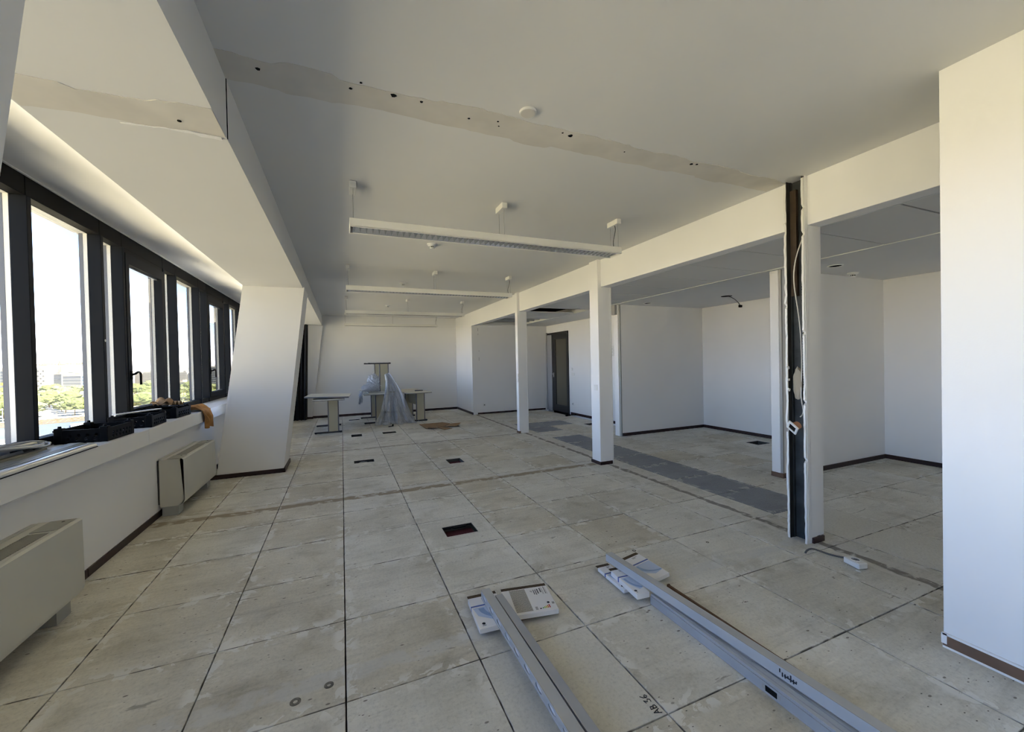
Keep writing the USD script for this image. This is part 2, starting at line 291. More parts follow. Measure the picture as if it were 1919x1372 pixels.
for i in range(len(xs) - 1):
    for j in range(-7, 15):
        y0 = 3.658 + 0.6 * j; y1 = min(y0 + 0.6, YF)
        x0, x1 = xs[i], xs[i + 1]
        if x0 >= 3.59 and y0 > 10.5: continue
        if x0 >= 5.39 and y0 > 6.1: continue
        if x0 >= 2.99 and y0 > 10.8 and x0 > 3.3: continue
        g = 0.0022 + rng.random() * 0.0012
        dz = rng.uniform(-0.0012, 0.0012)
        mat = FL[rng.choice([0, 0, 1, 2])]
        if -1.3 > x0 or (x0 < -0.5 and rng.random() < .5): mat = FL[2]
        if abs(x0 - 3.6) < .01:
            if y1 < 2.5: mat = FL_PLAIN
            elif 2.4 < y0 < 6.3 or 7.2 < y0 < 8.0: mat = FL_GREY
        if abs(x0 - 4.2) < .01 and 7.8 < y0 < 8.3: mat = FL_GREY
        if abs(x0 - 0.6) < .01 and abs(y0 - 1.258) < .01: mat = FL_PLAIN
        hole = next((h for h in HOLES if x0 < h[0] < x1 and y0 < h[2] < y1), None)
        if hole:
            p = sbox(x0 + g, y0 + g, x1 - g, y1 - g).difference(sbox(hole[0], hole[2], hole[1], hole[3]))
            m = prism(p, 'z', -0.035, dz)
            mat = FL[1]
        else:
            c = 0.0018
            m = H([(a, b, z) for z, e in ((-0.035, 0), (dz - c, 0), (dz, c)) for a in (x0 + g + e, x1 - g - e) for b in (y0 + g + e, y1 - g - e)])
        obj('floor_panel', m, mat, floor)

ceiling = thing('ceiling', 'grey white plastered main ceiling above the open floor', 'ceiling', kind='structure')
obj('ceiling_slab', B(-0.5, 3.45, Y0, YF + .1, ZC, 2.95), M['ceiling'], ceiling)
# the bulkhead over the windows: face, flat soffit, curved cove up to the window head
cove = [(-1.148 - 0.782 * t, 2.505 + 0.275 * (1 - (1 - t) ** 2)) for t in np.linspace(0, 1, 9)]
bulk = thing('ceiling_bulkhead', 'dropped plaster bulkhead with curved cove above the window row', 'bulkhead', kind='structure')
obj('bulkhead_body', prism([(-0.45, 2.95), (-0.45, 2.505)] + cove + [(-2.02, 2.78), (-2.02, 2.95)], 'y', Y0, YF + .1), M['ceiling'], bulk, smooth=25)
obj('head_bead', B(-1.936, -1.918, Y0, YF, 2.768, 2.778, .002), M['white_plastic'], bulk)
obj('movement_joint', B(-0.4502, -0.4475, 2.262, 2.270, 2.507, 2.79), M['dark'], bulk)
def ragged(x0, x1, y0, y1, seed, amp=0.02, step=0.035, hole=None):
    r = np.random.default_rng(seed); k = int((x1 - x0) / step) + 1
    xx = np.linspace(x0, x1, k)
    w = lambda s: np.convolve(r.normal(0, 1, k + 8), np.ones(5) / 5, 'same')[4:-4] * amp + np.repeat(r.normal(0, amp * .55, k // 7 + 1), 7)[:k]
    lo, hi = y0 + w(0), y1 + w(1)
    return Polygon(list(zip(xx, lo)) + list(zip(xx[::-1], hi[::-1]))).buffer(0)
def geom(p): return max(getattr(p, 'geoms', [p]), key=lambda q: q.area)
sc = obj('plaster_scar', prism(geom(ragged(-0.45, 3.27, 2.075, 2.265, 3, .014)), 'z', ZC - 0.0025, ZC + .001), M['scar'], ceiling, label='ragged bare strip left by a removed partition')
for (x, y, r) in ((-0.30, 2.14, .010), (0.09, 2.13, .008), (0.135, 2.07, .006), (0.29, 2.11, .014), (0.43, 2.11, .008), (0.70, 2.16, .007), (0.86, 2.13, .006), (0.88, 2.17, .005), (1.26, 2.10, .006), (1.32, 2.11, .014), (1.75, 2.15, .005), (2.30, 2.12, .012), (2.34, 2.11, .009)):
    h = H([(x + r * math.cos(a) * (1 + .3 * math.sin(3 * a + x * 9)), y + r * math.sin(a), z) for a in np.linspace(0, 5.6, 7) for z in (ZC - .0038, ZC - .002)])
    obj('screw_hole', h, M['dark'], sc)
s2 = obj('plaster_scar', prism(geom(ragged(-1.14, -0.452, 2.03, 2.25, 8, .015)), 'z', 2.5025, 2.506), M['scar'], bulk, label='ragged bare strip across the soffit')
fl_ = ragged(-1.13, -0.47, 2.245, 2.262, 21, .013, .02)
obj('flaking_edge', prism(geom(fl_), 'z', 2.4995, 2.503), M['wall'], s2)
obj('screw_hole', disc((-0.60, 2.16, 2.4995), .008, .004, 8), M['dark'], s2)

# lower ceiling on the right: plain plaster plus a strip of metal panels along the corridor
low = thing('ceiling', 'lower plaster ceiling over the corridor and side rooms', 'ceiling', kind='structure')
lowpoly = sbox(3.42, Y0, 7.0, 10.7).difference(sbox(3.485, -0.95, 4.655, 10.40))
obj('ceiling_slab', prism(lowpoly, 'z', ZL, 2.52), M['ceiling'], low)
obj('plenum_cover', B(3.42, 7.0, Y0, 10.7, 2.80, 2.95), M['dark'], low)
obj('edge_trim', B(3.468, 3.486, -0.95, 10.40, 2.430, 2.4405), M['white_plastic'], low)
obj('edge_trim', B(4.655, 4.668, -0.95, 10.40, 2.4345, 2.4405), M['white_plastic'], low)
jy = [1.495 + 0.6027 * k for k in range(-4, 15)]
for k in range(len(jy) - 1):
    a, b = jy[k], jy[k + 1]
    if b > 10.41: continue
    mid = (a + b) / 2
    if 6.95 < mid < 7.5 or 8.8 < mid < 9.9: continue
    gap = 0.012 if abs(a - 1.495) < .01 else 0.004
    p = sbox(3.49, a + gap, 4.652, b - 0.003)
    for (hx, hy, hr) in ((4.32, 6.845, .06), (3.63, 2.273, .05)):
        if a < hy < b: p = p.difference(Polygon([(hx + hr * math.cos(t), hy + hr * math.sin(t)) for t in np.linspace(0, 6.28, 20)]))
    obj('ceiling_panel', prism(p, 'z', ZL + .002, ZL + .022), M['ceil_panel'], low)
obj('panel_carrier', B(3.49, 4.65, 7.22, 7.26, 2.50, 2.54), M['cavity_steel'], low)
for yy in (9.15, 9.45, 9.75): obj('panel_carrier', B(3.49, 4.65, yy, yy + .035, 2.47, 2.52), M['galv2'], low)
obj('loose_duct', cyl((3.6, 9.3, 2.62), (4.6, 9.55, 2.60), .06, 14), M['cavity_steel'], low)

def wall(name, mesh, label): return struct(name, mesh, M['wall'], label, 'wall')
wall('wall_back', B(-2.1, 3.45, YF, YF + .15, -.1, 2.95), 'white far end wall behind the tables')
wall('wall_pier', B(3.29, 3.44, 10.56, YF, -.1, 2.95), 'white return wall closing the beam line at the far end')
wall('wall_corridor_end', B(3.435, 5.75, 10.56, 10.70, -.1, 2.80), 'white wall closing the corridor beside the black door')
dy0, dy1, dz1 = 9.315, 10.235, 2.20
wall('wall_door_side', cat([B(5.58, 5.75, 6.15, dy0, -.1, 2.8), B(5.58, 5.75, dy0, 10.56, dz1 + .02, 2.8), B(5.58, 5.75, 10.50, 10.56, -.1, dz1 + .02)]), 'white corridor wall that holds the black door')
wall('wall_partition', B(4.80, 7.0, 6.13, 6.28, -.1, 2.46), 'white partition between the two side rooms farther away')
obj('end_board', B(4.752, 4.80, 6.155, 6.28, 0, 2.44, .003), M['wall'], stage.GetPrimAtPath('/World/wall_partition'))
obj('metal_edge', B(4.776, 4.80, 6.128, 6.155, 0, 2.44), M['greyedge'], stage.GetPrimAtPath('/World/wall_partition'))
obj('wall_bracket', B(4.70, 4.752, 6.17, 6.27, 2.26, 2.44, .003), M['greyedge'], stage.GetPrimAtPath('/World/wall_partition'))
wall('wall_niche_back', B(6.85, 7.0, 3.2, 6.13, -.1, 2.46), 'white rear wall of the middle side room')
wall('wall_divider', B(4.775, 7.0, 3.13, 3.255, -.1, 2.46), 'white divider wall ending near the broken post')
obj('end_board', B(4.745, 4.775, 3.155, 3.258, 0, 2.44, .003), M['wall'], stage.GetPrimAtPath('/World/wall_divider'))
obj('metal_edge', B(4.752, 4.776, 3.128, 3.155, 0, 2.44), M['greyedge'], stage.GetPrimAtPath('/World/wall_divider'))
wall('wall_side_room', B(6.87, 7.0, Y0, 3.13, -.1, 2.95), 'white rear wall of the nearest side room')
wall('wall_right', cat([B(2.70, 2.85, -.60, 1.0, -.1, 2.95)]), 'white wall at the right edge nearest the viewer')
rear = cat([B(-2.1, 7.0, Y0 - .15, Y0, -.1, .30), B(-2.1, 7.0, Y0 - .15, Y0, 2.40, 2.95), B(-2.1, -1.5, Y0 - .15, Y0, .30, 2.40), B(2.60, 3.40, Y0 - .15, Y0, .30, 2.40), B(6.75, 7.0, Y0 - .15, Y0, .30, 2.40)])
wall('wall_rear', rear, 'white end wall with windows behind the viewer')
beam = thing('ceiling_beam', 'long white downstand beam carried by the row of posts', 'beam', kind='structure')
obj('beam_front', B(3.288, 3.43, 1.0, 1.957, 2.42, 2.80, .003), M['wall'], beam)
obj('beam_middle', B(3.288, 3.43, 2.098, 10.56, 2.42, 2.80, .003), M['wall'], beam)
obj('beam_near', B(3.288, 3.43, Y0, 1.0, 2.42, 2.80), M['wall'], beam)
obj('beam_infill', B(2.85, 3.288, .98, 1.0, 2.42, 2.80), M['wall'], beam)
# the two intact posts
c1 = thing('white_post', 'nearer intact white post with red skirting block at its foot', 'post', (3.34, 4.70, 0), kind='structure')
obj('post_body', B(-.105, .10, -.10, .10, .035, 2.79, .004), M['wall'], c1)
obj('corner_bead', B(.095, .112, -.102, -.08, 0, 2.42, .002), M['white_plastic'], c1)
obj('skirting_block', B(-.118, .085, -.115, .11, 0, .042, .002), M['skirting'], c1)
c2 = thing('white_post', 'farther slim white post before the black door', 'post', (3.335, 7.385, 0), kind='structure')
obj('post_body', B(-.10, .10, -.055, .055, 0, 2.79, .004), M['wall'], c2)
obj('corner_bead', B(.092, .106, -.058, -.03, 0, 2.42, .002), M['white_plastic'], c2)
obj('skirting_block', B(-.108, -.07, -.060, .06, 0, .045, .002), M['rawwood'], c2)

# the broken post: two plasterboard faces with a torn edge, the stud and cavity between them
bp = thing('broken_post', 'broken white post with torn plasterboard and open dark cavity', 'post', (3.24, 2.03, 0), kind='structure')
def torn(z0, z1, seed, x1, amp):
    r = np.random.default_rng(seed); z = np.arange(z0, z1, .022)
    e = np.clip(np.convolve(r.normal(0, 1, len(z) + 4), np.ones(3) / 3, 'same')[2:-2] * amp, -.015, .03)
    e += np.where(r.random(len(z)) < .03, .018, 0)
    return Polygon(list(zip(e, z)) + [(x1, z1), (x1, z0)]).buffer(0)
fb = obj('plasterboard', prism(geom(torn(.0, 2.79, 5, .048, .004)), 'y', -.075, -.060), M['plaster_edge'], bp)
obj('plaster_skin', B(.012, .048, -.0775, -.0748, .03, 2.79), M['wall'], bp)
obj('plasterboard', cat([B(.046, .20, -.0775, -.060, .045, 2.425), B(.046, .12, -.0775, -.060, 0, .045)]), M['wall'], bp)
bb = obj('plasterboard', prism(geom(torn(.0, 2.79, 11, .05, .008)), 'y', .055, .070), M['plaster_edge'], bp)
obj('plasterboard', B(.046, .20, .055, .070, 0, 2.425), M['wall'], bp)
obj('side_board', B(.186, .20, -.060, .055, 0, 2.425), M['wall'], bp)
obj('steel_stud', cat([B(.075, .080, -.058, .053, 0, 2.79), B(.030, .075, -.058, -.054, 0, 2.79), B(.050, .075, .049, .053, 0, 2.79)]), M['cavity_steel'], bp)
obj('cavity_lining', B(.08, .186, -.058, .053, 0, 2.79), M['cavity'], bp)
obj('cavity_side', cat([B(.008, .08, .0535, .0549, 0, 2.79), B(.008, .08, -.0599, -.0585, 0, 2.79)]), M['cavity'], bp)
obj('timber_packer', B(.045, .07, .005, .048, 1.9, 2.72), M['cavity_wood'], bp)
for k in range(46):
    z = 1.15 + k * .021
    obj('slotted_plate', B(.060, .066, -.050 + .002 * (k % 2), -.022, z, z + .011), M['galv2'], bp)
r = np.random.default_rng(2)
wool = trimesh.creation.icosphere(3, 1.0); v = np.array(wool.vertices); v *= (1 + .5 * (fbm(v * 2.3, 4) - .5))[:, None]
wool.vertices = v * [.02, .035, .12] + [.035, .0, 1.22]
obj('insulation_tuft', wool, M['insul'], bp, smooth=True)
obj('cable', tube([(.05, -.045, 2.35), (.03, -.02, 2.25), (.03, .018, 2.05), (.035, -.005, 1.80), (.03, -.03, 1.55), (.03, -.032, 1.30), (.025, -.03, 1.12), (.03, -.04, 1.02), (.0, -.035, .965)], .0045), M['cable'], bp)
obj('skirting_block', B(.055, .185, -.093, -.076, .0, .042, .002), M['skirting'], bp)
for k, (z, s) in enumerate(((1.33, .02), (1.24, .016), (1.16, .02))):
    obj('torn_paper', rot(B(-.01, .012, .045, .058, z, z + s), 20 * (k - 1), (0, 1, 0), (0, .05, z)), M['plaster_edge'], bp)
hb = thing('hanging_wall_socket', 'white socket plate on terracotta back box hanging from the broken post', 'socket', (3.195, 2.02, .885), 0)
tl = lambda m: rot(rot(rot(m, -48, (0, 1, 0)), 14, (0, 0, 1)), 42, (3.2, 2.0, -.55))
fr = prism(sbox(-.042, -.042, .042, .042).difference(sbox(-.027, -.027, .027, .027)), 'x', -.010, .0)
obj('socket_plate', tl(fr), M['white_plastic'], hb)
obj('socket_insert', tl(B(-.004, .0, -.028, .028, -.028, .028)), M['dark'], hb)
obj('back_box', tl(cyl((0, 0, 0), (.048, 0, 0), .034, 16, .029)), M['orange'], hb, smooth=40)

# window-side parapet and sill
par = thing('wall_left', 'white parapet wall under the window sill', 'wall', kind='structure')
obj('parapet', B(-2.02, -1.65, Y0, YF, -.1, .86), M['wall'], par)
obj('spandrel', B(-2.30, -2.02, Y0 - .2, YF + .2, -.4, .88), M['exterior'], par)
obj('lintel', B(-2.30, -2.02, Y0 - .2, YF + .2, 2.80, 3.1), M['exterior'], par)
sill = thing('window_sill', 'long white window sill with deep front board', 'window sill', kind='structure')
for a, b in ((Y0, 1.90), (1.903, 4.572), (4.576, 7.24), (7.244, YF)):
    obj('sill_board', B(-1.93, -1.59, a, b, .872, .90, .002), M['sill'], sill)
    obj('sill_front', B(-1.60, -1.58, a, b, .765, .90, .002), M['wall'], sill)
sk = thing('baseboard_left', 'dark red skirting along the parapet wall', 'skirting', kind='structure')
for a, b in ((Y0, 3.72), (3.725, 6.5), (6.9, 12.0)): obj('skirting_length', B(-1.652, -1.638, a, b, 0, .058, .002), M['skirting'], sk)
sk = thing('baseboard_back', 'dark red skirting along the far wall', 'skirting', kind='structure')
obj('skirting_length', B(-1.0, 3.29, YF - .014, YF + .001, 0, .06, .002), M['skirting'], sk)
obj('skirting_length', B(3.276, 3.291, 10.55, YF, 0, .06, .002), M['skirting'], sk)
sk = thing('baseboard_corridor', 'dark red skirting at the corridor end and beside the door', 'skirting', kind='structure')
obj('skirting_length', B(3.42, 5.50, 10.546, 10.561, 0, .045, .002), M['skirting'], sk)
obj('skirting_length', B(5.566, 5.581, 6.28, 9.25, 0, .06, .002), M['skirting'], sk)
sk = thing('baseboard_rooms', 'dark red skirting around the two side rooms', 'skirting', kind='structure')
obj('skirting_length', B(4.80, 6.85, 6.116, 6.131, 0, .055, .002), M['skirting'], sk)
obj('skirting_length', B(6.836, 6.851, 3.255, 6.12, 0, .055, .002), M['skirting'], sk)
obj('skirting_length', B(4.78, 6.87, 3.114, 3.131, 0, .055, .002), M['skirting'], sk)
obj('skirting_length', B(6.856, 6.871, -1, 3.12, 0, .055, .002), M['skirting'], sk)
obj('skirting_length', B(4.738, 4.776, 3.118, 3.265, 0, .055, .002), M['rawwood'], sk)
sk = thing('baseboard_right', 'raw brown skirting strip with white edge under the right wall', 'skirting', kind='structure')
obj('brown_strip', B(2.690, 2.701, -.6, 1.0, .010, .062), M['rawwood'], sk)
obj('white_edge', cat([B(2.688, 2.701, -.6, 1.0, .062, .072), B(2.688, 2.70, .985, 1.005, .02, .07), B(2.688, 2.70, -.6, 1.0, 0, .010)]), M['wall'], sk)

# slanted columns along the windows
def slant(y0, y1, lab):
    t = thing('slanted_column', lab, 'column', kind='structure')
    k = (-.434 + .747) / 2.506
    x = lambda z, a: a + k * z
    obj('column_body', H([(xx, y, z) for y in (y0, y1) for z, a, b in ((0.04, -1.502 + .14 * .04, -.747 + k * .04), (2.52, -1.151, -.747 + k * 2.52)) for xx in (a, b)]), M['wall'], t)
    q = thing('baseboard_column', lab.replace('slanted white column', 'dark red skirting round the slanted column'), 'skirting', kind='structure')
    obj('skirting_length', B(-1.65, -.735, y0 - .012, y0 + .002, 0, .055, .002), M['skirting'], q)
    obj('skirting_length', B(-.75, -.722, y0 - .012, y1, 0, .055, .002), M['skirting'], q)
slant(0.40, 1.0, 'slanted white column cut off by the left edge of the view')
slant(6.25, 6.87, 'slanted white column standing in the middle of the window row')
slant(12.1, 12.2, 'slanted white column in the far window corner')

# windows: anthracite mullions, fixed panes, narrow panes and opening sashes
pane_look = usdkit.material(stage, '/World/Looks/window_glass', {
    't': ('transparent_bsdf', {'color': (0.93, 0.95, 0.95)}), 'g': ('glossy_bsdf', {'color': (1, 1, 1), 'roughness': 0.0}), 'f': ('fresnel', {'IOR': 1.5}), 'm': ('mix_closure', {}),
    'ge': ('geometry', {}), 'fr': ('math', {'math_type': 'subtract', 'value1': 1.0}), 'fx': ('math', {'math_type': 'multiply'}),
    'q1': ('math', {'math_type': 'subtract', 'value1': 1.0}), 'q2': ('math', {'math_type': 'power', 'value2': 4.0}), 'q3': ('math', {'math_type': 'subtract', 'value1': 1.0})},   # double glazing: four air-glass faces, counted once at the outer face
    [('ge.backfacing', 'fr.value2'), ('f.fac', 'q1.value2'), ('q1.value', 'q2.value1'), ('q2.value', 'q3.value2'), ('q3.value', 'fx.value1'), ('fr.value', 'fx.value2'), ('fx.value', 'm.fac'), ('t.BSDF', 'm.closure1'), ('g.BSDF', 'm.closure2')], surface='m.closure')
wn = 0
WL = {'sash': 'anthracite opening window with black lever handle', 'narrow': 'narrow fixed anthracite window slot', 'fixed': 'wide fixed anthracite window'}
def ordinal(y, kind):
    where = {True: 'before', False: 'past'}
    return '%s, centred %.1f m along the sill' % (WL[kind], y)
for k in range(-4, 3):
    b0 = 5.142 + 2.667 * k
    for (o0, o1, kind) in ((0, .978, 'sash'), (.978, 1.366, 'narrow'), (1.366, 2.278, 'fixed'), (2.278, 2.667, 'narrow')):
        ya, yb = b0 + o0, b0 + o1
        if yb < Y0 + .1 or ya > YF - .1: continue
        ya, yb = max(ya, Y0), min(yb, YF)
        wn += 1
        W = thing('window_%d' % wn, '%s' % WL[kind], 'window', kind='structure')
        W.SetCustomDataByKey('ypos', (ya + yb) / 2)
        w = .0225
        obj('mullion', B(-2.02, -1.93, ya - w, ya + w, .90, 2.64, .003), M['frame'], W)
        obj('head_panel', B(-2.02, -1.936, ya - w + .003, yb - w - .003, 2.637, 2.775, .003), M['headpanel'], W)
        obj('bottom_rail', B(-2.02, -1.94, ya + w, yb - w, .90, .965, .003), M['frame'], W)
        obj('outer_reveal', cat([B(-2.048, -2.0205, ya - w, ya + w, .92, 2.66), B(-2.11, -2.0205, ya + w, yb - w, 2.638, 2.66), B(-2.15, -2.03, ya - w, yb - w, .90, .93)]), M['reveal'], W)
        obj('outer_bar', B(-2.075, -2.0485, ya - w - .002, ya + w + .002, .92, 2.66), M['greybar'], W)
        if kind == 'sash':
            s = .07; a, b, z0, z1 = ya + w, yb - w, .968, 2.592
            sh = obj('sash', cat([B(-2.0, -1.925, a, a + s, z0, z1), B(-2.0, -1.925, b - s, b, z0, z1), B(-2.0, -1.925, a + s, b - s, z0, z0 + s), B(-2.0, -1.925, a + s, b - s, z1 - s - .03, z1)]), M['frame'], W)
            obj('glazing_bead', cat([B(-1.975, -1.965, a + s, b - s, z0 + s, z0 + s + .008), B(-1.975, -1.965, a + s, b - s, z1 - s - .042, z1 - s - .03)]), M['greybar'], sh)
            hz = 1.395
            obj('lever_handle', tube([(-1.925, a + .035, hz - .01), (-1.885, a + .035, hz), (-1.878, a + .06, hz + .012), (-1.878, a + .105, hz + .005), (-1.878, a + .12, hz - .03), (-1.878, a + .12, hz - .115)], .010), M['black_plastic'], sh, smooth=40)
            obj('handle_rose', B(-1.927, -1.915, a + .02, a + .05, hz - .06, hz + .03, .003), M['black_plastic'], sh)
            obj('top_rail', B(-2.02, -1.94, a, b, 2.594, 2.637), M['headpanel'], W)
            obj('pane', B(-1.985, -1.979, a + s, b - s, z0 + s, z1 - s - .03), pane_look, W)
        else:
            obj('pane', B(-2.014, -2.008, ya + w, yb - w, .965, 2.637), pane_look, W)
        if kind == 'narrow' and abs(ya - 4.753) < .02:
            obj('round_sticker', cyl((-1.929, ya, 1.70), (-1.927, ya, 1.70), .012, 16), M['white_plastic'], W)
# window labels by what the picture shows, counted from the left edge of the view
seen = sorted([p for p in stage.GetPrimAtPath('/World').GetChildren() if p.GetName().startswith('window_') and p.GetCustomDataByKey('ypos')], key=lambda p: p.GetCustomDataByKey('ypos'))
names = {'sash': ['opening window with lever handle just right of the tower crane', 'second opening window with lever handle, nearer the slanted column'],
         'narrow': ['narrow glazed slot at the left edge of the view', 'narrow glazed slot between the crane view and the first opening window', 'narrow glazed slot right of the first opening window', 'narrow glazed slot left of the second opening window', 'narrow glazed slot right of the second opening window'],
         'fixed': ['wide fixed window framing the distant tower crane', 'wide fixed window between the two opening windows', 'last wide fixed window beside the slanted column']}
cnt = {k: 0 for k in names}
for p in seen:
    lab = p.GetCustomDataByKey('label'); kind = 'sash' if 'lever' in lab else 'narrow' if 'narrow' in lab else 'fixed'
    y = p.GetCustomDataByKey('ypos'); p.ClearCustomDataByKey('ypos')
    if y > 3.3 and cnt[kind] < len(names[kind]):
        p.SetCustomDataByKey('label', 'anthracite ' + names[kind][cnt[kind]]); cnt[kind] += 1
    else:
        g = 'windows behind the viewer' if y < 5 else 'windows hidden past the slanted column'
        p.SetCustomDataByKey('label', 'anthracite framed window ' + ('behind the viewer' if y < 5 else 'hidden past the slanted column')); p.SetCustomDataByKey('group', g)

for k, (xa, xb) in enumerate(((-1.5, .55), (.55, 2.60), (3.40, 5.08), (5.08, 6.75))):
    wn += 1
    W = thing('window_%d' % wn, 'wide window in the end wall behind the viewer', 'window', group='rear wall windows', kind='structure')
    obj('window_frame', cat([B(xa, xa + .05, Y0 - .10, Y0 - .03, .30, 2.40), B(xb - .05, xb, Y0 - .10, Y0 - .03, .30, 2.40), B(xa + .05, xb - .05, Y0 - .10, Y0 - .03, .30, .35), B(xa + .05, xb - .05, Y0 - .10, Y0 - .03, 2.35, 2.40)]), M['frame'], W)
    obj('pane', B(xa + .05, xb - .05, Y0 - .07, Y0 - .064, .35, 2.35), pane_look, W)
# the black door
door = thing('door_1', 'black framed door with brown frosted glass in the corridor', 'door', (5.56, 0, 0), kind='structure')
obj('jamb', cat([B(-.0, .12, dy1, dy1 + .265, 0, dz1, .003), B(-.02, .02, dy1 + .265, dy1 + .30, 0, dz1 + .04, .003)]), M['doortrim'], door)
obj('jamb', B(.0, .12, dy0 - .0, dy0 + .03, 0, dz1), M['door'], door)
obj('head', B(.0, .12, dy0, dy1 + .26, dz1 - .03, dz1 + .02), M['door'], door)
obj('door_leaf', cat([B(.02, .07, dy0 + .03, dy0 + .13, .01, dz1 - .03), B(.02, .07, dy1 - .20, dy1, .01, dz1 - .03), B(.02, .07, dy0 + .13, dy1 - .20, .01, .20), B(.02, .07, dy0 + .13, dy1 - .20, dz1 - .18, dz1 - .03)]), M['door'], door)
obj('glass_panel', B(.035, .05, dy0 + .12, dy1 - .19, .19, dz1 - .17), M['doorglass'], door)
h = obj('door_handle', cat([cyl((.02, dy1 - .08, 1.05), (-.045, dy1 - .08, 1.05), .011), cyl((-.045, dy1 - .08, 1.05), (-.045, dy1 - .19, 1.05), .010), B(.01, .02, dy1 - .10, dy1 - .06, .96, 1.09)]), M['alu'], door)

obj('lobby_lining', cat([B(5.95, 6.0, dy0 - .3, dy1 + .5, -.1, 2.5), B(5.74, 5.95, dy0 - .3, dy0 - .25, -.1, 2.5), B(5.74, 5.95, dy1 + .45, dy1 + .5, -.1, 2.5), B(5.74, 6.0, dy0 - .3, dy1 + .5, 2.45, 2.5)]), M['doortrim'], door)
# ------------------------------------------------------------------ fan coil units under the sill
def fancoil(loc, label):
    t = thing('fan_coil_unit', label, 'fan coil unit', loc)       # local: wall at x=0, front at x=.205, y 0..1.07
    L, D, z0, z1 = 1.07, .205, .095, .552
    prof = Polygon([(.012, z0), (D - .05, z0), (D - .012, z0 + .02), (D, z0 + .05), (D - .003, z1 - .012), (D - .015, z1 - .002), (.012, z1)])
    hole = lambda a, b: B(.075, .165, a, b, z1 - .03, z1 + .02)
    body = m3.Manifold(m3.Mesh(np.array(prism(prof, 'y', 0.004, L - .004).vertices, np.float32), np.array(prism(prof, 'y', 0.004, L - .004).faces, np.uint32)))
    cut = m3.Manifold.cube((.092, L - .42, .05)).translate((.073, .21, z1 - .028))
    obj('casing', body - cut, M['fancoil'], t, smooth=30)
    fr = prism(Polygon([(D - .045, z0 - .002), (D - .012, z0 + .016), (D + .003, z0 + .05), (D, z1 - .010), (D - .012, z1 + .001), (D - .03, z1 + .001), (D - .03, z1 - .003), (D - .003, z0 + .06)]), 'y', 0, L)
    obj('front_panel', fr, M['fancoil'], t, smooth=35)
    for a, b in ((0, .004), (L - .004, L)): obj('end_panel', prism(prof, 'y', a, b), M['fancoil'], t)
    g = obj('air_grille', B(.074, .164, .212, L - .212, z1 - .027, z1 - .022), M['fancoil_dark'], t)
    for k in range(40):
        y = .222 + k * (L - .444) / 39
        obj('grille_slat', rot(B(.076, .162, y - .0035, y + .0035, z1 - .020, z1 - .001), 20, (1, 0, 0), (.1, y, z1 - .01)), M['grille'], g)
    for a, b, nm in ((.012, .19, 'lid'), (L - .19, L - .012, 'lid')):
        l = obj(nm, B(.07, .185, a, b, z1 - .001, z1 + .004, .0015), M['lid'], t)
        obj('lid_catch', disc((.145, (a + b) / 2 + .05, z1 + .004), .007, .002, 12), M['fancoil_dark'], l)
    obj('back_rail', B(.0, .025, .03, L - .03, z1 - .004, z1 + .006), M['fancoil'], t)
    obj('plinth', B(.02, D - .055, .02, .15, 0, z0), M['plinth'], t); obj('plinth', B(.02, D - .055, L - .15, L - .02, 0, z0), M['plinth'], t)
    obj('underside', B(.02, D - .07, .15, L - .15, z0 - .003, z0 + .002), M['fancoil_dark'], t)
    obj('wall_gap', B(-.006, .012, .01, L - .01, .12, z1 - .01), M['fancoil_dark'], t)
    return t
f1 = fancoil((-1.644, 4.915, 0), 'cream fan coil unit standing beside the slanted column')
copy_of(f1, 'cream fan coil unit cut off by the left edge', (-1.649, 2.175, 0))

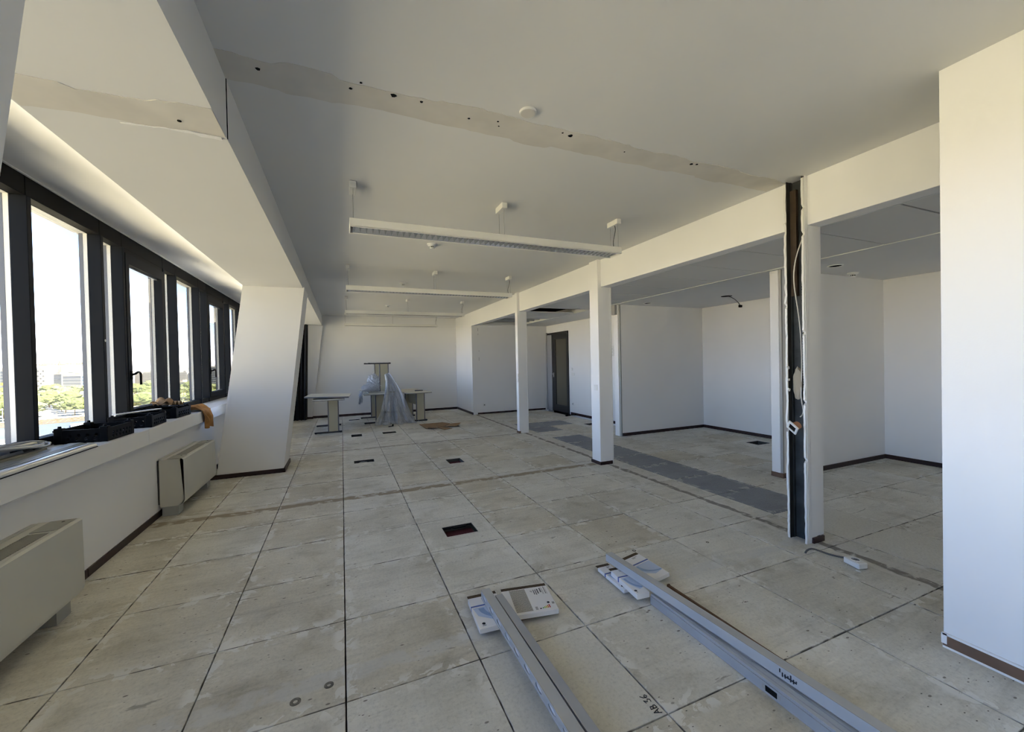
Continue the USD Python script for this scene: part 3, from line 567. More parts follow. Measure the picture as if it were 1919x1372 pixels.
# ------------------------------------------------------------------ pendant luminaires
def luminaire(loc, label):
    t = thing('pendant_luminaire', label, 'ceiling light', loc, group=None)   # local: x 0..2.43, centre y 0, z relative to floor 0
    L, w, zb, zt = 2.43, .185, 2.454, 2.515
    obj('housing', cat([B(0, L, -w / 2, -w / 2 + .012, zb, zt, .002), B(0, L, w / 2 - .012, w / 2, zb, zt, .002), B(0, L, -w / 2 + .012, w / 2 - .012, zt - .006, zt)]), M['lum'], t)
    for x in (-.003, L - .003): obj('end_cap', B(x, x + .006, -w / 2 - .001, w / 2 + .001, zb - .001, zt + .001, .001), M['lum'], t)
    obj('side_rim', cat([B(.0, L, -w / 2, -w / 2 + .016, zb - .001, zb + .004), B(0, L, w / 2 - .016, w / 2, zb - .001, zb + .004)]), M['lum'], t)
    # louvre: side reflectors and cross blades
    lv = obj('louvre', cat([prism([(-.078, zb + .003), (-.074, zb + .003), (-.050, zb + .045), (-.054, zb + .045)], 'x', .02, L - .02), prism([(.074, zb + .003), (.078, zb + .003), (.054, zb + .045), (.050, zb + .045)], 'x', .02, L - .02)]), M['louvre'], t)
    nb = 52
    for k in range(nb):
        x = .03 + k * (L - .06) / (nb - 1)
        obj('louvre_blade', H([(x + s * tt, yy, zz) for s in (-1, 1) for zz, tt, hw in ((zb + .003, .001, .074), (zb + .036, .008, .058)) for yy in (-hw, hw)]), M['louvre'], lv)
    obj('lamp_tube', cat([cyl((.05, -.0, zb + .046), (1.2, 0, zb + .046), .008), cyl((1.23, 0, zb + .046), (L - .05, 0, zb + .046), .008)]), M['white_plastic'], t)
    obj('lamp_well', B(.01, L - .01, -.072, .072, zt - .010, zt - .006), M['fancoil_dark'], t)
    for x in (.015, L / 2, L - .03):
        c = obj('canopy', B(x - .014, x + .034, -.09, .07, ZC - .050, ZC - .0015, .003), M['lum'], t)
        for y in (-.07, .05): obj('suspension_wire', cyl((x + .01, y, zt - .002), (x + .01, y, ZC - .05), .0012, 6), M['wire'], t)
    obj('power_cord', tube([(L - .02, -.02, ZC - .05), (L - .012, -.015, 2.68), (L - .035, -.02, 2.60), (L - .028, -.02, zt)], .004), M['cable_dark'], t)
    return t
l1 = luminaire((.10, 3.28, 0), 'long white louvred pendant light, nearest of the row')
copy_of(l1, 'second white pendant light from the viewer', (.10, 6.0, 0))
copy_of(l1, 'third white pendant light from the viewer', (.105, 8.72, 0))
copy_of(l1, 'farthest white pendant light near the end wall', (.105, 11.42, 0))

def detector(loc, label):
    t = thing('smoke_detector', label, 'smoke detector', loc)
    obj('base', cat([cyl((0, 0, 0), (0, 0, -.014), .058, 28), cyl((0, 0, -.014), (0, 0, -.028), .052, 28, .036)]), M['white_plastic'], t, smooth=40)
    obj('sensing_chamber', cyl((0, 0, -.028), (0, 0, -.044), .026, 20), M['fancoil_dark'], t, smooth=40)
    obj('cap', cyl((0, 0, -.044), (0, 0, -.054), .030, 20, .022), M['white_plastic'], t, smooth=40)
    for k in range(8):
        obj('rib', rot(B(.024, .030, -.003, .003, -.045, -.027), k * 45, (0, 0, 1)), M['white_plastic'], t)
    return t
d1 = detector((1.0, 4.6, ZC), 'round white smoke detector behind the nearest pendant light')
copy_of(d1, 'white smoke detector between the second and third pendant lights', (1.0, 6.96, ZC))
copy_of(d1, 'farthest white smoke detector on the main ceiling', (1.03, 9.72, ZC))
copy_of(d1, 'white smoke detector on the ceiling of the nearest side room', (5.86, 2.97, ZL))
cv = thing('blanking_cover', 'round white blanking cover on the bare ceiling strip', 'cover plate', (.981, 1.99, ZC))
obj('cover_rim', cyl((0, 0, -.001), (0, 0, -.012), .047, 32, .044), M['lum'], cv, smooth=40)
obj('cover_face', cyl((0, 0, -.011), (0, 0, -.013), .040, 32, .039), M['scar'], cv, smooth=40)
# openings left by removed downlights in the lower ceiling
def downlight(loc, label, r=.075):
    t = thing('downlight_opening', label, 'recessed light', loc)
    ring = prism(Polygon([(r * math.cos(a), r * math.sin(a)) for a in np.linspace(0, 6.283, 29)[:-1]]).difference(Polygon([(r * .8 * math.cos(a), r * .8 * math.sin(a)) for a in np.linspace(0, 6.283, 29)[:-1]])), 'z', -.006, .0)
    obj('ring', ring, M['white_plastic'], t); obj('recess', disc((0, 0, -.002), r * .8, .0015), M['dark'], t)
    return t
g1 = downlight((5.19, 2.80, ZL), 'round recessed light opening on the ceiling of the nearest side room')
copy_of(g1, 'small dark recessed light opening beside the middle side room wall', (5.15, 5.80, ZL))
hc = thing('hanging_light_cable', 'dark ceiling hole with a loose cable and connector hanging out', 'cable', (5.92, 4.80, ZL))
obj('recess', disc((0, 0, -.0025), .085, .002), M['dark'], hc)
obj('cable', tube([(-.01, .01, 0), (.15, .02, -.015), (.38, .10, -.06), (.50, .14, -.12)], .006), M['cable_dark'], hc)
obj('connector', B(.48, .53, .12, .16, -.15, -.11, .004), M['dark'], hc)

# ------------------------------------------------------------------ switches, sockets and the sign
def plate(name, loc, rz, label, w=.08, h=.08, kind='switch', n=1):
    t = thing(name, label, 'wall ' + kind if kind != 'sign' else 'sign', loc, rz)    # local: wall plane x=0, faces -x
    obj('frame', B(-.009, .001, -w / 2, w / 2, -h / 2, h / 2, .003), M['white_plastic'], t)
    for k in range(n):
        z = (k - (n - 1) / 2) * .071
        if kind == 'switch': obj('rocker', B(-.013, -.008, -.027, .027, z - .027, z + .027, .002), M['white_plastic'], t)
        else:
            ring = prism(Polygon([(.022 * math.cos(a), .022 * math.sin(a) + z) for a in np.linspace(0, 6.283, 25)[:-1]]).difference(Polygon([(.018 * math.cos(a), .018 * math.sin(a) + z) for a in np.linspace(0, 6.283, 25)[:-1]])), 'x', -.012, -.008)
            obj('socket_ring', ring, M['white_plastic'], t); obj('socket_well', cyl((-.0095, 0, z), (-.0085, 0, z), .018, 20), M['greybar'], t)
    return t
plate('light_switch', (3.235, 4.68, 1.05), 0, 'white light switch on the near intact post')
plate('light_switch', (3.235, 7.36, 1.15), 0, 'upper white switch on the farther slim post')
plate('light_switch', (3.235, 7.36, 1.06), 0, 'lower white switch on the farther slim post')
plate('thermostat', (5.58, 9.163, 1.19), 0, 'small white thermostat right of the black door', .07, .075)
plate('light_switch', (5.58, 9.115, 1.06), 0, 'white double switch right of the black door, below the thermostat', .14, .075)
plate('wall_socket', (5.58, 9.144, .285), 0, 'white wall socket low on the wall right of the black door', kind='socket')
plate('wall_socket', (3.612, 10.56, .25), 90, 'white wall socket near the floor left of the slim post', kind='socket')
sg = thing('wall_sign', 'small white pictogram sign half hidden behind the near intact post', 'sign', (5.58, 7.47, 1.62))
obj('sign_board', B(-.008, .001, -.09, .09, -.115, .115, .002), M['white_plastic'], sg)
for k, z in enumerate((.07, .0, -.07)): obj('pictogram', cat([B(-.010, -.0075, -.022, .022, z - .012, z + .014), B(-.010, -.0075, -.05, .05, z - .030, z - .024)]), M['ink'], sg)
for k, (y, z0, z1) in enumerate(((3.47, 2.28, 2.36), (3.475, 2.18, 2.21), (3.49, 1.72, 1.75), (3.49, 1.47, 1.56))):
    obj('paint_chip', B(y - .006, y + .004, 10.5585, 10.561, z0, z1), M['greyedge'], stage.GetPrimAtPath('/World/wall_corridor_end'))

# ------------------------------------------------------------------ floor boxes in the openings
FBL = ['open floor box with maroon lining and black torn edge, nearest in the floor', 'square floor box with maroon lining, farther right', 'narrow dark open floor box left of the square maroon one', 'dark floor opening nearest the left table',
       'dark floor opening in front of the middle table', 'dark floor slot between the left and middle tables near the wall', 'dark floor opening in the middle side room', 'dark floor opening in the corridor behind the near intact post']
for k, (x0, x1, y0, y1) in enumerate(HOLES):
    t = thing('floor_box', FBL[k], 'floor box', ((x0 + x1) / 2, (y0 + y1) / 2, 0))
    hx, hy = (x1 - x0) / 2 - .001, (y1 - y0) / 2 - .001
    m = M['maroon'] if k < 2 else M['dark']
    dp = -.045 if k < 2 else -.085
    obj('box_bottom', B(-hx, hx, -hy, hy, dp - .01, dp), m, t)
    obj('box_side', B(-hx, -hx + .004, -hy, hy, dp, -.003), M['fancoil_dark'], t); obj('box_side', B(hx - .004, hx, -hy, hy, dp, -.003), M['fancoil_dark'], t)
    obj('box_side', B(-hx + .004, hx - .004, -hy, -hy + .004, dp, -.003), M['fancoil_dark'], t); obj('box_side', B(-hx + .004, hx - .004, hy - .004, hy, dp, -.003), M['fancoil_dark'], t)
    if k == 0:
        obj('torn_edge', prism([(-hx, hy - .03), (-.06, hy - .035), (-.055, hy - .02), (-.03, hy - .045), (.07, hy - .045), (.08, hy - .015), (hx, hy - .012), (hx, hy), (-hx, hy)], 'z', -.012, -.004), M['dark'], t)
        obj('torn_edge', prism([(hx - .02, -hy), (hx - .03, hy - .03), (hx, hy - .02), (hx, -hy)], 'z', -.012, -.006), M['dark'], t)
    if k == 2: obj('cable_stub', tube([(-.09, .06, dp), (-.06, .05, -.03), (.02, .04, -.025), (.10, .06, dp)], .008), M['cable'], t)

# ------------------------------------------------------------------ tables at the far end
def table(loc, rz, label, upside=False):
    t = thing('desk', label, 'desk', loc, rz)      # local: top .60 wide (x), 1.55 long (y), legs at y=.25 and 1.33
    z = (lambda v: v) if not upside else (lambda v: .735 - v)
    q = lambda x0, x1, y0, y1, z0, z1, c=0: B(x0, x1, y0, y1, min(z(z0), z(z1)), max(z(z0), z(z1)), c)
    obj('tabletop', q(-.01, .59, 0, 1.55, .70, .735, .004), M['table_top'], t)
    obj('edge_strip', q(-.012, .592, -.003, 1.553, .703, .713), M['table_metal'], t)
    for y in (.25, 1.33):
        l = obj('leg_panel', q(.275, .46, y - .02, y + .02, .035, .70), M['table'], t)
        obj('leg_edge', cat([q(.258, .280, y - .028, y + .028, .03, .70, .006), q(.455, .477, y - .028, y + .028, .03, .70, .006)]), M['table_metal'], l)
        obj('foot_bar', q(.0, .53, y - .032, y + .032, .004, .034, .006), M['table_foot'], t)
        obj('foot_glide', cat([q(.01, .04, y - .03, y + .03, 0, .006), q(.49, .52, y - .03, y + .03, 0, .006)]), M['dark'], t)
    obj('modesty_panel', q(.36, .375, .28, 1.30, .38, .66), M['table'], t)
    return t
t1 = table((-.535, 9.12, 0), 1.0, 'beige desk by the far window carrying a loose desktop')
copy_of(t1, 'beige desk in the middle with another desk upside down on it', (.495, 10.07, 0), 2.0)
copy_of(t1, 'beige desk rightmost of the three, right of the plastic sheeting', (1.46, 9.87, 0), 6.5)
ud = table((.605, 10.07, .735), 2.0, 'beige desk lying upside down on the middle desk', True)
lt = thing('loose_desktop', 'pale loose desktop lying askew on the left desk', 'desktop', (-.70, 9.18, .740), -4.0)
obj('board', H([(x, y, zz + (.028 if x < .3 else .0)) for x in (0, .84) for y in (0, .95) for zz in (0.004, .034)]), M['table_top'], lt)
obj('edge_strip', H([(x, -.004, zz + (.028 if x < .3 else .0)) for x in (.0, .84) for zz in (.006, .03)] + [(x, 0.002, zz + (.028 if x < .3 else .0)) for x in (.0, .84) for zz in (.006, .03)]), M['table_metal'], lt)
tp = thing('tape_roll', 'short dark offcut lying on the right desk', 'offcut', (1.80, 10.35, .7355), 6)
obj('offcut', B(-.10, .10, -.03, .03, 0, .022, .004), M['table_metal'], tp)

# clear plastic sheeting draped over the middle desks
plastic = usdkit.material(stage, '/World/Looks/clear_plastic_sheet', {
    't': ('transparent_bsdf', {'color': (0.9, 0.92, 0.94)}), 'd': ('principled_bsdf', {'base_color': (0.80, 0.82, 0.86), 'roughness': 0.16, 'specular_ior_level': 0.9}),
    'g': ('geometry', {}), 'nz': ('noise_texture', {'scale': 9.0, 'detail': 4.0}), 'r': ('map_range', {'from_min': 0.3, 'from_max': 0.7, 'to_min': 0.34, 'to_max': 0.80, 'clamp': True}), 'bn': ('noise_texture', {'scale': 26.0, 'detail': 3.0, 'roughness': 0.6, 'distortion': 1.0}), 'bp': ('bump', {'strength': 0.9, 'distance': 0.03}), 'm': ('mix_closure', {})},
    [('g.position', 'bn.vector'), ('bn.fac', 'bp.height'), ('bp.normal', 'd.normal'), ('g.position', 'nz.vector'), ('nz.fac', 'r.value'), ('r.result', 'm.fac'), ('t.BSDF', 'm.closure1'), ('d.BSDF', 'm.closure2')], surface='m.closure')
def sheet(path_pts, half, name, parent, seed, nu=46, nv=34, thick=.004):
    """a crumpled strip hanging along path_pts (centre line), half widths at each point"""
    from scipy.interpolate import interp1d
    s = np.linspace(0, 1, len(path_pts)); P = np.array([p[0] for p in path_pts], float); Rv = np.array([p[1] for p in path_pts], float)
    u = np.linspace(0, 1, nu); c = interp1d(s, P, axis=0, kind='quadratic')(u); rv = interp1d(s, Rv, axis=0, kind='linear')(u)
    v = np.linspace(-1, 1, nv)
    g = c[:, None] + rv[:, None] * v[None, :, None]
    q = np.stack([u[:, None] * 1.4 + 0 * v, v[None] * 4.0 + 0 * u[:, None], np.full((nu, nv), seed * 3.1)], -1)
    fold = (fbm(q * 1.9, 4, seed) - .5) * .34 + (noise(q * 6.5 + 2, seed) - .5) * .09 + .035 * np.sin(v[None] * 11 + 3 * u[:, None])
    g[..., 1] += fold * (.5 + u[:, None]); g[..., 0] += (fbm(q * 2.3 + 7, 3, seed + 5) - .5) * .10
    g[..., 2] = np.maximum(g[..., 2] + (fbm(q * 2.9 + 3, 3, seed + 9) - .5) * .10, .006 + .01 * (1 + np.sin(v[None] * 9 + u[:, None] * 5)))
    V = g.reshape(-1, 3); f = []
    for i in range(nu - 1):
        for j in range(nv - 1): f.append([i * nv + j, i * nv + j + 1, (i + 1) * nv + j + 1, (i + 1) * nv + j])
    return obj(name, (V, np.array(f)), plastic, parent, smooth=50)
ps = thing('plastic_sheeting', 'crumpled clear plastic sheeting draped over the middle desks down to the floor', 'plastic sheet')
sheet([((1.02, 10.20, 1.19), (.05, .0, 0)), ((1.08, 10.13, 1.02), (.09, .0, 0)), ((1.13, 10.05, .72), (.20, .0, 0)), ((1.15, 10.02, .36), (.31, 0, 0)), ((1.17, 9.97, .05), (.46, .02, 0)), ((1.22, 9.82, .03), (.52, .02, 0))], .2, 'hanging_fold', ps, 2, 60, 44)
sheet([((1.04, 10.34, 1.15), (.05, .0, 0)), ((1.16, 10.29, .80), (.14, 0, 0)), ((1.27, 10.27, .35), (.24, 0, 0)), ((1.40, 10.16, .05), (.30, 0, 0))], .2, 'hanging_fold', ps, 6)
def heap(c, rad, seed, low):
    m = trimesh.creation.icosphere(4, 1.0); v = np.array(m.vertices)
    d = .55 + .75 * fbm(v * 1.9 + seed, 3, seed) + .35 * (np.abs(noise(v * 5 + seed, seed) - .5) * 2 - .5) + .18 * (noise(v * 11, seed) - .5)
    v = v * d[:, None] * rad + c; v[:, 2] = np.maximum(v[:, 2], low); m.vertices = v
    return m
obj('crumpled_heap', heap((.73, 10.42, .96), (.20, .20, .24), 3, .772), plastic, ps, smooth=50)
obj('crumpled_heap', heap((.60, 10.32, .86), (.17, .16, .13), 8, .772), plastic, ps, smooth=50)
sheet([((.58, 10.22, .86), (.02, .14, 0)), ((.46, 10.18, .80), (.03, .16, 0)), ((.42, 10.13, .70), (.04, .12, 0)), ((.40, 10.10, .52), (.03, .05, 0))], .2, 'trailing_end', ps, 14, 30, 24)
cbd = thing('cardboard_sheet', 'flattened brown cardboard box lying on the floor before the desks', 'cardboard', (2.0, 9.1, 0))
obj('main_panel', H([(x, y, z) for (x, y) in ((-.33, -.30), (-.36, .40), (.20, .42), (.32, .16), (.10, -.16)) for z in (.012, .018)]), M['cardboard'], cbd)
obj('flap', H([(-.30, -.30, .018), (-.10, -.24, .018), (-.14, -.55, .055), (-.30, -.40, .06), (-.30, -.30, .012), (-.10, -.24, .012), (-.14, -.55, .05), (-.30, -.40, .054)]), M['cardboard'], cbd)
obj('flap', H([(x, y, z) for (x, y, zz) in ((.10, -.18, .012), (.33, .14, .012), (.50, -.10, .05), (.34, -.38, .03)) for z in (zz, zz + .005)]), M['cardboard'], cbd)
obj('flap', H([(x, y, z) for (x, y, zz) in ((-.08, -.25, .012), (.10, -.17, .012), (.20, -.50, .004), (.0, -.58, .004)) for z in (zz, zz + .005)]), M['cardboard'], cbd)
bb_ = thing('black_bracket', 'small black bracket lying on the floor by the plastic sheeting', 'bracket', (1.02, 9.60, 0), 35)
obj('bracket', cat([B(-.07, .07, -.015, .015, 0, .012, .003), B(.05, .07, -.015, .015, .012, .045, .003)]), M['dark'], bb_)
ct = thing('black_curtain', 'tall black curtain hanging in the window corner beyond the slanted column', 'curtain', (-1.05, 11.82, 0))
xx = np.linspace(-.22, .20, 40); yy = .05 * np.sin(xx * 70) + .02 * np.sin(xx * 31)
cu = Polygon(list(zip(xx, yy + .02)) + list(zip(xx[::-1], yy[::-1] - .02))).buffer(0)
m = prism(geom(cu), 'z', .02, 2.56); v = np.array(m.vertices); v[:, 0] += .03 * v[:, 2]; m.vertices = v
obj('cloth', m, M['curtain'], ct, smooth=40)
obj('curtain_rail', B(-.2, .30, -.02, .02, 2.56, 2.60), M['frame'], ct)
pile = thing('skirting_offcuts', 'pile of black skirting offcuts on the floor by the door', 'offcuts', (5.40, 9.05, 0), 20)
for k, (a, x, y) in enumerate(((8, 0, 0), (-25, .02, -.05), (40, -.04, .03))):
    obj('offcut', mv(rot(B(-.16, .16, -.02, .02, 0, .014, .002), a, (0, 0, 1)), x, y, .001 + .0145 * k), M['dark'], pile)

# ------------------------------------------------------------------ things on the window sill
def crate(loc, rz, label, L=.40, W=.30, h=.115):
    t = thing('plastic_crate', label, 'crate', loc, rz)     # long side along y
    bp_ = M['black_plastic']
    base = Polygon([(-W / 2, -L / 2), (W / 2, -L / 2), (W / 2, L / 2), (-W / 2, L / 2)])
    for ix in range(5):
        for iy in range(7):
            cx, cy = -W / 2 + W * (ix + .5) / 5, -L / 2 + L * (iy + .5) / 7
            base = base.difference(sbox(cx - .022, cy - .020, cx + .022, cy + .020))
    obj('base_grid', prism(base, 'z', 0, .006), bp_, t)
    def side(n, ln):
        p = sbox(-ln / 2, 0, ln / 2, h - .02)
        k = int(ln / .045)
        for i in range(k):
            c = -ln / 2 + ln * (i + .5) / k
            for (z0, z1, s) in ((.022, .04, 0), (.05, .068, .011)):
                p = p.difference(Polygon([(c + s - .011, z0), (c + s, z0 - .006), (c + s + .011, z0), (c + s + .008, z1), (c + s - .008, z1)]))
        return p
    for x in (-W / 2, W / 2 - .006): obj('side_wall', prism(side(0, L), 'x', x, x + .006), bp_, t)
    for y in (-L / 2, L / 2 - .006): obj('side_wall', prism(side(1, W), 'y', y, y + .006), bp_, t)
    for sx in (-1, 1):
        for sy in (-1, 1):
            x, y = sx * (W / 2 - .022), sy * (L / 2 - .022)
            obj('corner_post', cat([B(x - .024, x + .024, y - .024, y + .024, .0, h, .004), cyl((x, y, h - .003), (x, y, h + .014), .012, 10, .009)]), bp_, t)
    obj('top_rim', prism(sbox(-W / 2 - .004, -L / 2 - .004, W / 2 + .004, L / 2 + .004).difference(sbox(-W / 2 + .008, -L / 2 + .008, W / 2 - .008, L / 2 - .008)), 'z', h - .024, h - .014), bp_, t)
    return t
k1 = crate((-1.765, 4.185, .9005), -1, 'black plastic crate on the sill, nearest the metal profiles')
copy_of(k1, 'middle black plastic crate on the sill, above the cream unit', (-1.765, 4.90, .9005), 3)
copy_of(k1, 'black plastic crate on the sill next to the hanging ochre cloth', (-1.775, 5.60, .9005), -2)
sh = thing('white_lath', 'white lath lying across the middle crate', 'lath', (-1.76, 4.88, 1.017), -22)
obj('lath', B(-.02, .02, -.24, .24, .014, .026, .003), M['white_plastic'], sh)
def cloth_mesh(nu, nv, fn, th=.006):
    u, v = np.meshgrid(np.linspace(0, 1, nu), np.linspace(0, 1, nv), indexing='ij')
    g = fn(u, v); n = np.cross(np.gradient(g, axis=0), np.gradient(g, axis=1)); n /= np.linalg.norm(n, axis=-1, keepdims=True) + 1e-9
    a, b = (g + n * th / 2).reshape(-1, 3), (g - n * th / 2).reshape(-1, 3); N = nu * nv; f = []
    for i in range(nu - 1):
        for j in range(nv - 1):
            q = [i * nv + j, (i + 1) * nv + j, (i + 1) * nv + j + 1, i * nv + j + 1]; f += [q, [N + k for k in q[::-1]]]
    edge = [i * nv for i in range(nu)] + [(nu - 1) * nv + j for j in range(1, nv)] + [i * nv + nv - 1 for i in range(nu - 2, -1, -1)] + list(range(nv - 2, 0, -1))
    for i in range(len(edge)): p, q = edge[i], edge[(i + 1) % len(edge)]; f.append([q, p, N + p, N + q])
    f = np.array(f); m = trimesh.Trimesh(np.vstack([a, b]), np.vstack([f[:, [0, 1, 2]], f[:, [0, 2, 3]]]), process=False)
    if m.volume < 0: m.invert()
    return m
def ragf(u, v):
    # lies on the sill, then hangs over its front edge in folds
    s = u * .50; y = 6.19 + (v - .5) * (.40 - .20 * u) + .02 * np.sin(u * 9 + v * 4)
    top = s < .24
    f = .5 + .5 * np.sin(v * 16 + 1.2 * np.sin(u * 5))
    zt = .905 + .055 * f * np.minimum(1, s / .05) * np.minimum(1, (.262 - s) * 14) + .02 * noise(np.stack([u * 6, v * 6, 0 * u], -1), 3)
    x = np.where(top, -1.83 + s + .01 * np.sin(v * 11), -1.572 + .045 * f * np.minimum(1, (s - .24) * 9) + .004)
    z = np.where(top, zt, .915 - (s - .24) * (.80 + .10 * np.sin(v * 7 + 1)))
    return np.stack([x, y, z], -1)
rg = thing('ochre_cloth', 'ochre brown cloth draped over the sill edge by the slanted column', 'cloth')
obj('cloth', cloth_mesh(40, 60, ragf), M['rag'], rg, smooth=60)
def rag2f(u, v):
    x = -1.87 + u * .17; y = 5.45 + v * .42
    z = 1.035 + .055 * np.exp(-((v - .25) / .16) ** 2) * (1 - (2 * u - 1) ** 2) + .02 * np.sin(v * 23 + u * 9) + .03 * (1 - v)
    return np.stack([x, y, z], -1)
r2 = thing('tan_cloth', 'crumpled tan cloth heaped on the far crate', 'cloth')
obj('cloth', cloth_mesh(24, 50, rag2f), M['rag2'], r2, smooth=60)
# metal profiles lying on the sill, towards the left edge
def profile(x, z, w, h, y0, y1, mat, label, lip=.012, rz=0.0, u=True):
    t = thing('metal_profile', label, 'metal profile', (x, y1, z), rz)
    L = y1 - y0; s = .0022
    if u: sec = Polygon([(0, 0), (w, 0), (w, h), (w - s, h), (w - s, s), (s, s), (s, h), (0, h)])
    else: sec = Polygon([(0, 0), (w, 0), (w, s), (w * .55, s), (w * .55, h), (w * .55 - s, h), (w * .55 - s, s), (0, s)])
    obj('rail', prism(sec, 'y', -L, 0), mat, t)
    obj('rounded_nose', prism([(w, 0), (w + .006, h * .25), (w + .006, h * .6), (w, h)], 'y', -L + .001, -.001), mat, t, smooth=60)
    return t
t = thing('metal_profile', 'bright aluminium profile lying along the sill edge, front one', 'metal profile', (-1.607, 3.74, .9005))
half = [(.033 * math.cos(q), .008 + .024 * math.sin(q)) for q in np.linspace(0, math.pi, 13)]
obj('rail', prism(half + [(-.033, .002), (.033, .002)], 'y', -3.4, 0), M['alu'], t, smooth=40)
obj('dark_gasket', B(-.030, .036, -3.4, .0, 0, .0045), M['dark'], t)
t = thing('metal_profile', 'dull olive grey metal profile on the sill, second from the edge', 'metal profile', (-1.70, 3.80, .9005))
obj('rail', prism([(-.05, 0), (.05, 0), (.05, .014), (.046, .014), (.046, .022), (.012, .03), (-.05, .03)], 'y', -3.4, 0), M['alu_dull'], t)
obj('groove', B(.018, .024, -3.39, -.002, .0245, .0275), M['dark'], t)
profile(-1.82, .9005, .055, .040, .3, 3.60, M['alu_dull'], 'third metal profile from the sill edge, olive grey', u=False)
profile(-1.895, .9005, .06, .045, .3, 3.52, M['galv2'], 'tallest grey metal profile on the sill, nearest the glass')
fs = thing('plastic_film_bundle', 'tangled grey plastic strips on the sill at the left edge', 'plastic strips')
r = np.random.default_rng(12)
for k in range(14):
    x0 = -1.90 + .10 * r.random(); y0 = 2.7 + .3 * r.random()
    obj('strip', tube([(x0 + .02, y0, .96 + .03 * r.random()), (x0 + .01, y0 + .35, .975 + .03 * r.random()), (x0 - .015 + .08 * r.random(), y0 + .65, .955 + .03 * r.random()), (-1.88 + .12 * r.random(), 3.50 + .22 * r.random(), .953 + .01 * r.random())], .006 + .004 * r.random(), 6), M['galv2'] if k % 3 else M['reveal'], fs, smooth=50)

# ------------------------------------------------------------------ steel studs and cartons in the foreground
def stud(loc, rz, L, w, h, label, mat, holes=True, web_left=True, name='steel_stud', lip=.006, tilt=0.0):
    """C profile lying along -y from its far end; web on the left (-x) side"""
    t = thing(name, label, 'steel stud', loc, rz)
    s = .0016
    web = sbox(-L, 0, 0, h)
    if holes:
        k = 0
        while .06 + k * .115 < L - .05:
            c = -(.06 + k * .115); k += 1
            if k % 4 == 0 and not holes == 'all': continue
            e = [(c + .030 * math.cos(a), h * .50 + .0125 * math.sin(a)) for a in np.linspace(0, 6.283, 21)[:-1]]
            web = web.difference(Polygon(e))
    obj('web', prism(web, 'x', 0, s), mat, t)
    if holes: obj('inner_web', B(.0055, .007, -L, 0, .004, h - .004), M['white_zinc'], t)
    obj('flange', B(s, w, -L, 0, h - s, h), mat, t); obj('flange', B(s, w, -L, 0, 0, s), mat, t)
    obj('lip', cat([B(w - s, w, -L, 0, h - lip, h - s), B(w - s, w, -L, 0, s, lip)]), mat, t)
    obj('edge_fold', cat([B(-.0012, s, -L, 0, h - .0005, h + .0010), B(-.0012, s, -L, 0, -.0, .0025)]), M['alu'], t)
    return t
stud((.738, 2.25, .0525), 0.0, 3.0, .052, .050, 'left steel stud with oval web holes, lying on the cartons', M['galv'], 'all')
stud((.797, 2.17, .0525), 0.3, 2.9, .042, .046, 'right steel stud of the left bundle, without holes in view', M['galv2'], False)
stud((1.650, 1.865, .001), -.2, 2.5, .047, .046, 'low steel stud on the floor, left side of the right bundle', M['galv2'], False)
stud((1.700, 1.870, .001), -.2, 2.5, .047, .046, 'low steel stud on the floor, under the long top stud of the right bundle', M['galv'], False)
s3 = stud((1.632, 2.27, .0745), 3.6, 2.9, .050, .050, 'long top steel stud of the right bundle with a printed mark', M['galv'], False)
s3.GetAttribute('xformOp:translate'); UsdGeom.Xformable(s3).AddRotateXOp().Set(.35)
pm = obj('printed_mark', cat([B(-.0010, .0003, -1.13 - .011 * k, -1.135 - .011 * k, .012 + .012 * ((k * 7) % 3 == 0), .030 + .010 * ((k * 5) % 4 == 0)) for k in range(7)] + [B(-.0010, .0003, -1.20, -1.15, .018, .024)]), M['ink'], s3)
hs = obj('slot_mark', B(-.0008, .0003, -.75, -.70, .012, .036), M['dark'], stage.GetPrimAtPath('/World/steel_stud_002'))
obj('slot_mark', cat([B(-.0010, .0004, -.765, -.752, .016, .032), B(-.0010, .0004, -.698, -.685, .016, .032)]), M['alu'], stage.GetPrimAtPath('/World/steel_stud_002'))
tk = thing('steel_track', 'flat steel track lying on the low studs of the right bundle', 'steel track', (1.653, 1.862, .0478), -.2)
obj('track_face', B(0, .072, -2.45, 0, .0115, .013), M['galv'], tk); obj('track_flange', cat([B(0, .0015, -2.45, 0, 0, .0115), B(.0705, .072, -2.45, 0, 0, .0115)]), M['galv2'], tk)
obj('stiffening_rib', cat([B(.018, .022, -2.44, -.01, .013, .0142), B(.046, .050, -2.44, -.01, .013, .0142)]), M['galv2'], tk)
sp = thing('skirting_strip', 'loose dark brown skirting strip lying on the floor beside the right bundle', 'skirting strip', (1.876, 1.955, 0), .8)
obj('strip', B(-.008, .008, -1.1, 0, 0, .014, .002), M['rawwood'], sp)
obj('end_cap', B(-.009, .009, -.004, .006, 0, .016), M['rawwood'], sp)

